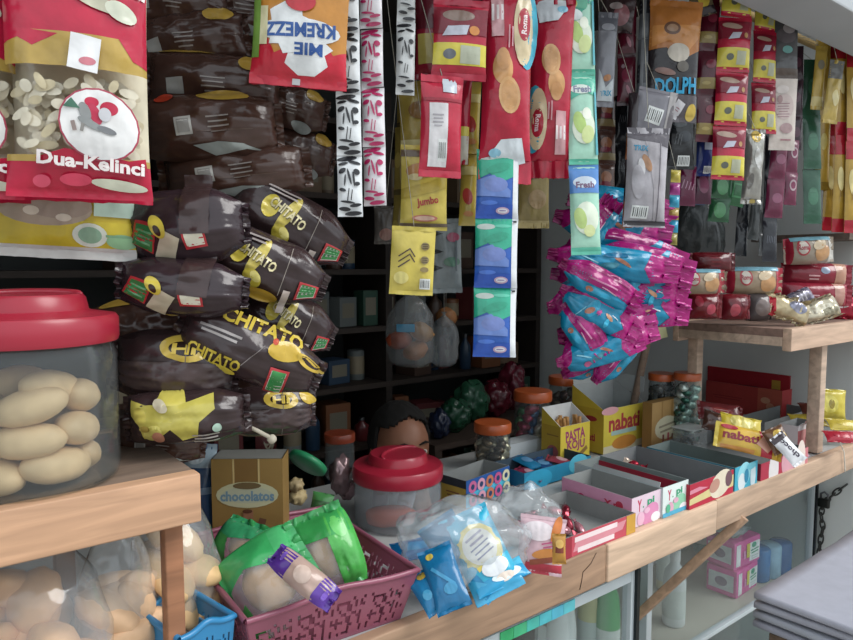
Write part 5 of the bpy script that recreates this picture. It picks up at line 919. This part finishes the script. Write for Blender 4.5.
def foil(label, x, y_, w, h, yy, rl, base, ops, seed):
    p = ony(x, y_, yy); dd = depth(p); return laid('foil_packet', label, 'packet', p, frot(0, rl, 20), w*dd/FPX, h*dd/FPX, .03, base, ops, None, seals=(.08, .08), crump=.009, fold=2, seed=seed, flare=-.1, kind='foil')
foil('crumpled cream foil packet with a red corner at the front of the far rack', 786, 308, 42, 26, .055, 20, 'b8a886', [P([(-.5, -.5), (-.2, -.5), (-.3, .2), (-.5, .2)], 'a82a34'), E(.2, .1, .2, .14, '8a8a9a')], 170)
foil('crumpled pale foil packet lying at the middle front of the far rack', 818, 310, 40, 24, .04, -18, 'bdb39c', [E(0, 0, .3, .1, 'd8d0bc'), E(.2, -.2, .2, .1, '9a927c')], 171)
foil('crumpled red and white foil packet by the wall on the far rack', 842, 306, 34, 28, .06, 10, 'a82c40', [E(-.1, .1, .25, .2, 'd0c0c0'), X(.2, 0, .1, .7, '7a1a2c', 30)], 172)
foil('small lilac foil packet between the crumpled cream foils on the far rack', 798, 299, 30, 16, .09, -24, '9a96a8', [E(0, 0, .3, .2, 'c4bfc8')], 173)
roll('dark red packet under the black plastic bag at the back of the far rack', 690, 253, 735, 271, .15, '5c141c', [LN(0, 0, .6, 3, '7a242c', 90, .2, .06)], 0, cat='packet', name='packet', seed=169)
# ================================================================ the back shelves, wood and goods coloured dark to stand in for deep shade
su = thing('shelf_unit', 'dark wooden shelf unit along the back wall of the shop', 'shelf', (0, 0, 0))
SZ = (.55, .8, 1.035, 1.255, 1.475, 1.75, 2.02)
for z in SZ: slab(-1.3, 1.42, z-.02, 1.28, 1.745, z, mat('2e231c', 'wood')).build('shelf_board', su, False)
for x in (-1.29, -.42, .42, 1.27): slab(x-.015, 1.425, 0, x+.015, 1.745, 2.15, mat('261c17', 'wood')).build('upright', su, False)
rb = random.Random(23)
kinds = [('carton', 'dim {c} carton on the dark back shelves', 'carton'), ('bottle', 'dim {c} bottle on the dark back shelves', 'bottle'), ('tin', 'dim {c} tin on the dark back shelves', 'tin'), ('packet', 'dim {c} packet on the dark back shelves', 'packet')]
pal = {'tan': '6a5642', 'grey': '5c6261', 'red': '5a2022', 'green': '234436', 'blue': '22384e', 'brown': '3f2c22', 'white': '7a807e', 'orange': '6f4224'}  # darkened hues that carry the gloom of the deep interior
srcs = {}
def back_item(kd, colr, x, y, z, w, h):
    key = (kd[0], colr); m = mat(pal[colr], 'card' if kd[0] == 'carton' else 'plastic'); lb = kd[1].format(c=colr)
    if key not in srcs:
        r = thing(kd[0], lb, kd[2], (x, y, z+.0006), (0, 0, 0), lb)
        if kd[0] == 'carton':
            MB().box((0, 0, .5), (1, 1, 1), m, .02).build('box_body', r, False); MB().box((0, -.502, .55), (.7, .006, .5), mat('706b5c', 'card')).build('print_panel', r, False)
        elif kd[0] == 'bottle':
            MB().lathe([(0, 0), (.46, 0), (.5, .04), (.5, .55), (.46, .66), (.2, .8), (.17, .9), (0, .9)], m, 20).build('bottle_body', r); MB().lathe([(.2, .88), (.2, 1), (0, 1)], mat('2a2c30', 'plastic'), 16).build('cap', r)
        elif kd[0] == 'tin':
            MB().lathe([(0, 0), (.49, 0), (.5, .03), (.5, .97), (.47, 1), (.45, .985), (0, .985)], m, 24).build('tin_body', r, True, 40); MB().lathe([(.503, .2), (.503, .8)], mat('857a64', 'card'), 24).build('paper_band', r)
        else:
            pouch_parts(r, 1, 1, .7, pal[colr], [E(0, .1, .3, .3, 'a8a08c'), R(-.5, -.4, .5, -.2, '5a5048')], crump=.05, lim=.2, nx=8, nz=10)
        srcs[key] = (r, kd[0] == 'packet')
    else:
        r = dup(srcs[key][0], (x, y, z+.0006), (0, 0, 0))
    r.scale = (w, w, h)
    if kd[0] == 'packet': r.location.z = z+h*.5+.001
    r.rotation_euler = (0, 0, rb.uniform(-.25, .25))
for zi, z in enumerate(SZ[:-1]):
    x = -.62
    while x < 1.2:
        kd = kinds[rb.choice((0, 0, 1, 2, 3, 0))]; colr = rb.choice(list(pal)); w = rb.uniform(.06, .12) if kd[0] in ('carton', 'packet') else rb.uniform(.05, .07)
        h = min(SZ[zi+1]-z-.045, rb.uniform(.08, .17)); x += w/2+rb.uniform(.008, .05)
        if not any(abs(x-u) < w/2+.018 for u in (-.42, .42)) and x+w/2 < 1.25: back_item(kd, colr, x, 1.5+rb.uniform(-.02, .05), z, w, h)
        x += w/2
# plastic bag of bread hanging in the middle of the dark
pbg = at(411, 366, 1.75); sc = 1.75/FPX
o = sack('plastic_bag', 'clear plastic bag of orange bread hanging in the dark middle of the shop', 'plastic bag', pbg, 50*sc, .10, 78*sc, clear('d8dcdc', .12, .08, .6, 14, 1.0), 4, amp=.18)
MB().tube([(0, 0, 74*sc), (0, 0, 2.48-pbg.z)], .0012, mat('8a8a84', 'cloth'), 5).build('string', o)
MB().box((-.012, -.056, 40*sc), (.045, .0015, .02), mat('4a86a4', 'film'), .0005).build('blue_label', o)
for i, (dx, dz, cc, lb) in enumerate(((.012, 16, 'b06a2c', 'orange bread loaf low in the hanging plastic bag'), (-.03, 26, 'a84a2a', 'red orange bread at the left of the hanging plastic bag'), (.028, 34, 'b5803c', 'tan bread higher up in the hanging plastic bag'))):
    one('bread_roll', lb, 'bread', MB().blob((0, 0, 0), (.034, .03, .024), mat(cc, 'food'), i, .15, 2), pbg+RT*dx+Vector((0, 0, dz*sc)), (0, .4*i-.3, YAW0+.5))
o = sack('plastic_bag', 'small pale plastic bag hanging beside the bag of orange bread', 'plastic bag', at(444, 366, 1.8), 30*sc, .06, 56*sc, clear('c4ccd0', .12, .1, .6, 14, 1.0), 6, amp=.2)
MB().tube([(0, 0, 53*sc), (0, 0, 2.48-at(444, 366, 1.8).z)], .001, mat('8a8a84', 'cloth'), 5).build('string', o)
one('bread_roll', 'round brown bread hanging wrapped beside the clear bread bag', 'bread', MB().blob((0, 0, 0), (.032, .03, .03), mat('8a5a30', 'food'), 4, .15, 2).tube([(0, 0, .028), (0, 0, 2.48-at(446, 317, 2.0).z)], .001, mat('8a8a84', 'cloth'), 4), at(446, 317, 2.0))
# ================================================================ the shopkeeper behind the counter
hd = at(401, 446, 1.96)
fwd = Vector((CAM.x-hd.x, CAM.y-hd.y, 0)).normalized(); side = Vector((-fwd.y, fwd.x, 0)); ang = math.atan2(fwd.y, fwd.x)+PI/2
pe = thing('person', 'person with short dark hair and a plum shirt sitting behind the squat jar', 'person', (hd.x, hd.y, 0), (0, 0, -.2))
# local axes: x to the person's left, -y the way the person faces
hz = hd.z; sk_ = mat('9a6a52', 'skin')
def remesh(mb, name, vox, par, it=6):
    o = mb.build(name, par); r = o.modifiers.new('join', 'REMESH'); r.mode = 'VOXEL'; r.voxel_size = vox; r.use_smooth_shade = True
    sm = o.modifiers.new('smooth', 'SMOOTH'); sm.factor = .5; sm.iterations = it; return o
SH, HP = hz-.235, hz-.70
b = MB()
b.blob((0, .0, hz+.005), (.078, .096, .105), sk_, 0, .0).blob((0, -.028, hz-.045), (.06, .062, .07), sk_, 0, .0)
b.tube([(0, -.092, hz+.005), (0, -.104, hz-.02), (0, -.092, hz-.032)], [.007, .014, .01], sk_, 10)                     # nose
for s in (-1, 1): b.blob((s*.08, .01, hz-.012), (.012, .02, .03), sk_, 0, 0, sub=2)
b.tube([(0, .01, hz-.05), (0, .02, hz-.13), (0, .025, SH)], [.055, .05, .07], sk_, 14)
b.tube([(0, .03, SH+.0), (0, .03, SH-.14), (0, .035, HP+.16), (0, .03, HP), (0, .03, HP-.05)], [.10, .135, .125, .15, .11], sk_, 18)
for s in (-1, 1):
    b.tube([(s*.06, .03, SH+.0), (s*.165, .03, SH-.02), (s*.2, .0, SH-.15), (s*.215, -.02, SH-.28), (s*.17, -.1, SH-.36), (s*.1, -.145, SH-.42)], [.055, .056, .045, .039, .034, .026], sk_, 12)
    b.blob((s*.085, -.155, SH-.435), (.032, .036, .018), sk_, 0, 0, sub=2)                                              # palms resting on the lap
    for k, (fx, ln) in enumerate(((-.024, .056), (-.008, .064), (.008, .06), (.023, .048))):
        b.tube([(s*.08+fx, -.17, SH-.432), (s*.076+fx, -.17-ln*.55, SH-.434), (s*.074+fx, -.17-ln, SH-.45)], [.0095, .009, .0075], sk_, 8)
    b.tube([(s*.062, -.145, SH-.43), (s*.04, -.165, SH-.43), (s*.03, -.185, SH-.438)], [.011, .010, .008], sk_, 8)
    b.tube([(s*.08, .02, HP-.0), (s*.2, -.05, HP-.0), (s*.29, -.10, HP-.01), (s*.2, -.14, HP-.03), (s*.04, -.15, HP-.055), (-s*.06, -.15, HP-.065)], [.088, .078, .062, .055, .045, .036], sk_, 14)
    b.tube([(-s*.05, -.15, HP-.068), (-s*.1, -.165, HP-.072), (-s*.15, -.17, HP-.075)], [.034, .036, .024], sk_, 10)
remesh(b, 'body', .0075, pe, 3)
h = MB(); hm = mat('15120f', 'cloth')
bm = bmesh.new(); bmesh.ops.create_uvsphere(bm, u_segments=56, v_segments=40, radius=1)
for v in bm.verts:
    n = v.co.normalized(); k = 1+.04*noise.noise(n*7)
    v.co = Vector((n.x*.09*k, .012+n.y*.106*k, hz+.016+n.z*.114*k))
bmesh.ops.delete(bm, geom=[f for f in bm.faces if (f.calc_center_median().y < -.012 and f.calc_center_median().z < hz+.104-abs(f.calc_center_median().x)*.5) or f.calc_center_median().z < hz-.075 or (f.calc_center_median().z < hz-.01 and f.calc_center_median().y < .005)], context='FACES')
h.bm(bm, hm); o = h.build('hair', pe); so = o.modifiers.new('thick', 'SOLIDIFY'); so.thickness = .01
for s in (-1, 1):
    MB().blob((s*.031, -.081, hz+.0), (.013, .009, .008), mat('d8d2ca', 'plastic'), 0, 0, sub=2).build('eye', pe); MB().blob((s*.031, -.088, hz), (.006, .004, .006), mat('1c1410', 'plastic'), 0, 0, sub=2).build('pupil', pe.children[-1])
    MB().tube([(s*.014, -.094, hz+.024), (s*.032, -.093, hz+.03), (s*.05, -.08, hz+.024)], [.002, .0038, .002], hm, 8).build('eyebrow', pe)
MB().tube([(-.022, -.083, hz-.062), (0, -.093, hz-.064), (.022, -.083, hz-.062)], [.003, .007, .003], mat('8a4a44', 'skin'), 10).build('mouth', pe)
c = MB(); cm = mat('5a3a52', 'cloth')
c.tube([(0, .03, SH+.02), (0, .03, SH-.14), (0, .035, HP+.16), (0, .03, HP+.01)], [.09, .148, .14, .165], cm, 20)
for s in (-1, 1): c.tube([(s*.05, .03, SH-.01), (s*.165, .03, SH-.02), (s*.203, .0, SH-.16)], [.07, .07, .06], cm, 14)
remesh(c, 'shirt', .011, pe, 4)
c = MB(); cm = mat('2f3440', 'cloth')
for s in (-1, 1): c.tube([(s*.07, .025, HP+.0), (s*.2, -.05, HP+.0), (s*.292, -.10, HP-.01), (s*.2, -.14, HP-.03), (s*.05, -.15, HP-.055)], [.105, .09, .074, .066, .056], cm, 14)
c.blob((0, .03, HP-.0), (.165, .14, .1), cm, 0, 0)
remesh(c, 'trousers', .011, pe, 4)
bt = HP-.115
bench = thing('bench', 'low wooden sitting platform behind the counter under the shopkeeper', 'bench', (hd.x, hd.y+.05, 0))
slab(-.29, -.13, bt-.03, .29, .25, bt, mat('6a5240', 'wood')).build('seat_board', bench, False)
for x in (-.25, .25):
    for y in (-.1, .2): slab(x-.025, y-.025, 0, x+.025, y+.025, bt-.03, mat('6a5240', 'wood')).build('leg', bench, False)
# wrapped bundles on a low shelf behind the counter
ss = thing('side_shelf', 'low dark shelf behind the counter carrying wrapped bundles', 'shelf', (0, 0, 0)); zs = .9
slab(.27, .95, zs-.02, 1.0, 1.30, zs, mat('40322a', 'wood')).build('shelf_board', ss, False)
for x in (.29, .98):
    for y in (.97, 1.28): slab(x-.015, y-.015, 0, x+.015, y+.015, zs-.02, mat('40322a', 'wood')).build('leg', ss, False)
for i, (x, y, r, cc, lb, sd) in enumerate(((.45, 1.06, (.06, .055, .06), '1f4632', 'green wrapped sweets heaped behind the short orange lidded jar', 3), (.60, 1.14, (.07, .06, .08), '28523c', 'green wrapped sweets heaped behind the tall orange lidded jar', 5), (.345, 1.02, (.035, .04, .05), '20283f', 'dark blue wrapped bundle left of the short orange lidded jar', 8), (.745, 1.16, (.065, .06, .07), '581824', 'dark red wrapped bundle behind the tall orange lidded jar', 11), (.87, 1.2, (.05, .06, .1), '641e2e', 'tall red wrapped bundle behind the small yellow carton', 14))):
    one('wrapped_bundle', lb, 'bundle', MB().blob((0, 0, 0), r, mat(cc, 'film'), sd, .26, 2.6, sub=4), (x, y, zs+.001+r[2]*.97))
# ================================================================ inside the glass case, chain, newspapers
ZS = .452
def pads(label, x, y, z, rz=0):
    r = thing('pad_packet', label, 'packet', (x, y, z), (0, 0, rz), 'pink pad packets stacked in the glass case'); W, D, H = .15, .1, .088
    m = mat('d0509a', 'film'); mb = MB(); mb.box((0, 0, H/2), (W, D, H), m, .008)
    ops = [X(-.36, 0, .16, .46, 'd8dade'), R(.06, -.36, .44, .32, 'd9dfe0'), E(.22, .2, .09, .06, '3a9a78'), LN(.25, -.02, .3, 2, '3f8f6c', 4, .06, .03), R(-.06, -.2, .06, .32, 'cfc04a'), R(-.18, -.2, -.1, .1, 'd98abf'), LN(.24, -.24, .26, 2, 'a8b4b8', 0, .05, .02)]
    draw(mb, ops, W, H, lambda a, b, o: Vector((a, -D/2-o-.0004, H/2+b)), lim=.2)
    draw(mb, [R(-.4, -.3, .4, .3, 'c8cdd2'), E(0, 0, .2, .15, '7a6a84')], D, H, lambda a, b, o: Vector((-W/2-o-.0004, -a, H/2+b)), lim=.2)
    mb.build('wrapper', r, True, 30); return r
pq = onz(741, 628, ZS); px_, py_ = ony(731, 600, .31).x, .31
a1 = pads('lower pink pad packet of the stack in the glass case', px_, py_, ZS+.0006, rad(3))
a2 = pads('upper pink pad packet of the stack in the glass case', px_+.004, py_+.002, ZS+.0892, rad(-3))
r = thing('packet', 'green and orange packet behind the pink pad packets in the glass case', 'packet', (px_+.13, py_+.06, ZS+.055), frot(20, -14, 10)); pouch_parts(r, .11, .1, .05, 'b89a6c', [E(.1, .1, .25, .2, '5a9a7c'), E(-.1, -.2, .3, .1, 'd8a070'), R(-.5, .3, .5, .5, 'c8785a')], crump=.004)
r = thing('packet', 'clear top packet lying on the pink pad packets', 'packet', (px_+.0, py_+.01, ZS+.192), Euler((rad(-84), 0, .1))); pouch_parts(r, .13, .08, .02, '9aa0a4', [E(0, 0, .3, .2, 'b8a8b4')], crump=.004)
def rollpack(label, px, py, n, cc, g, z=ZS, y=.42):
    r = thing('tissue_pack', label, 'packet', (1.165, .275, z+.0006), (0, 0, rad(-10))); mb = MB()
    for i in range(n): mb.lathe([(0, 0), (.03, 0), (.036, .006), (.036, .105), (.03, .111), (0, .111)], mat(cc[i % len(cc)], 'film'), 20, c=((i-(n-1)/2)*.056, 0, 0))
    mb.build('wrapper', r)
    return r
rollpack('blue and white roll packet at the far right on the glass case shelf', 786, 552, 3, ('2f6ea6', '8fb4cc', '2a5f98'), 1, y=.44)
def bottle(label, px, y, h, rr, cc, capc, z=ZS, squat=False):
    p = ony(px, 600, y); r = thing('bottle', label, 'bottle', (p.x, p.y, z+.0006))
    MB().lathe([(0, 0), (rr*.92, 0), (rr, .006), (rr, h*.6), (rr*.86, h*.72), (rr*.42, h*.82), (rr*.4, h*.88), (0, h*.88)], mat(cc, 'plastic'), 24).build('bottle_body', r); MB().lathe([(rr*.46, h*.86), (rr*.46, h), (0, h)], mat(capc, 'plastic'), 16).build('cap', r)
    MB().lathe([(rr*1.01, h*.12), (rr*1.01, h*.5)], mat('c9d0cc', 'card'), 24).build('paper_band', r); return r
bottle('white squeeze bottle behind the slanting brace in the glass case', 674, .30, .22, .032, 'd5dadb', 'e0e2e2')
bottle('cream bottle left of the slanting brace in the glass case', 664, .44, .26, .026, 'd8d0ae', 'c8c4a8')
bottle('green bottle behind the pink pad packets in the glass case', 722, .5, .25, .03, '3f8a72', 'd0d4d0')
bottle('green spray bottle behind the left glass pane', 608, .22, .34, .03, '5aa46a', 'd8d8c8')
bottle('pale yellow bottle behind the left glass pane', 590, .26, .36, .03, 'd6cf9c', 'd8d8d0')
bottle('pink bottle at the lower middle of the glass case', 655, .28, .16, .028, 'c8507a', 'd8a0b4', z=.0405)
bottle('white bottle behind the left glass pane', 562, .24, .34, .034, 'd2d8d8', 'b8c0c4')
bottle('tall teal bottle at the back of the glass case', 700, .52, .3, .03, '5f8f8c', 'c8ccc8')
for i, (px, cc, lb) in enumerate(((752, 'b04a5a', 'red packet at the back of the glass case beside the blue rolls'), (768, '5f9a7a', 'green packet at the back of the glass case beside the blue rolls'))):
    r = thing('packet', lb, 'packet', (1.13+.05*i, .40+.02*i, ZS+.097), frot(10, -12+20*i)); pouch_parts(r, .06, .19, .03, cc, [E(0, .1, .3, .3, 'c8c0a8')], crump=.004)
# chain and padlock at the end of the case
ch = thing('chain', 'dark steel chain with a padlock hanging at the far end of the glass case', 'chain', onx(822, 505, 1.33)); cm_ = mat('4a4a48', 'metal')
ct = [onx(x, y, 1.33-.0*i) for i, (x, y) in enumerate(((846, 485), (834, 494), (824, 503), (821, 514), (823, 528), (820, 543), (819, 556)))]
def link(p, q, k):
    c = (p+q)/2-ch.location; t = (q-p).normalized(); L = (q-p).length*.72; nrm = Vector((1, 0, 0)) if k % 2 else t.cross(Vector((1, 0, 0))); nrm = (nrm-t*nrm.dot(t)).normalized(); s = t.cross(nrm)
    pts = [c+t*L*math.cos(a)+(s*.0075*math.sin(a)) for a in [2*PI*i/16 for i in range(17)]]
    MB().tube(pts, .0026, cm_, 6, False).build('link', ch)
fine = []
for i in range(len(ct)-1):
    for q in range(2): fine.append(ct[i].lerp(ct[i+1], q/2))
fine.append(ct[-1])
for k in range(len(fine)-1): link(fine[k], fine[k+1], k)
lp = onx(824, 503, 1.318)-ch.location
MB().box(lp, (.016, .034, .03), mat('3a3a38', 'metal'), .004).build('padlock', ch); pl_ = ch.children[-1]; MB().tube([lp+Vector((0, -.011, .012)), lp+Vector((0, -.011, .03)), lp+Vector((0, 0, .038)), lp+Vector((0, .011, .03)), lp+Vector((0, .011, .012))], .0035, mat('77777a', 'metal'), 8).build('shackle', pl_)
# stack of newspapers on a small table outside
zt = .785
c0 = onz(754, 626, zt); e0 = onz(853, 551, zt); NA = math.atan2(e0.y-c0.y, e0.x-c0.x)
def paper(i, z, off, cc, label):
    W, D = .60, .42; mb = MB(); m_ = 14; H_ = .014; vs = []; fs = []
    path = [(1-k/12, 0) for k in range(12)]+[(-.010*math.sin(PI*k/8), .5-.5*math.cos(PI*k/8)) for k in range(9)]+[(k/12, 1) for k in range(1, 13)]
    for j in range(m_+1):
        t_ = j/m_
        for (s, u) in path:
            b = .008*math.sin(t_*2.6+.15*i)*max(s, 0)+.003*noise.noise(Vector((max(s, 0)*4, t_*3, i*.3)))
            vs.append(Vector((s*W, -t_*D, b+H_*u*(1-.5*max(s, 0)))))
    L = len(path)
    for j in range(m_):
        for k in range(L-1): a = j*L+k; fs.append((a, a+L, a+L+1, a+1))
    mb.add(vs, fs, mat(cc, 'card')); o = mb.build('newspaper'); o.location = (c0.x, c0.y, z); o.rotation_euler = (0, 0, NA+rad(off)); tag(o, label, 'newspaper'); so = o.modifiers.new('thick', 'SOLIDIFY'); so.thickness = .0011; return o
nl = ('lowest folded newspaper of the stack at the near right', 'second folded newspaper from the bottom of the stack at the near right', 'third folded newspaper from the bottom of the stack', 'topmost folded newspaper of the stack at the near right')
for i in range(4): paper(i, zt+.019*i, (0, -1.2, .8, -1.6)[i], ('8e8f9a', '979aa3', '9a9ba5', 'a0a1ac')[i], nl[i])
cc0 = c0+Euler((0, 0, NA)).to_matrix() @ Vector((.3, -.21, 0))
tb = thing('small_table', 'small wooden table carrying the newspapers outside the counter', 'table', (cc0.x, cc0.y, 0), (0, 0, NA))
slab(-.28, -.19, zt-.035, .28, .19, zt-.012, mat('6f5a48', 'wood'), .003).build('table_top', tb)
for x in (-.25, .25):
    for y in (-.15, .15): slab(x-.02, y-.02, 0, x+.02, y+.02, zt-.035, mat('6f5a48', 'wood')).build('leg', tb, False)
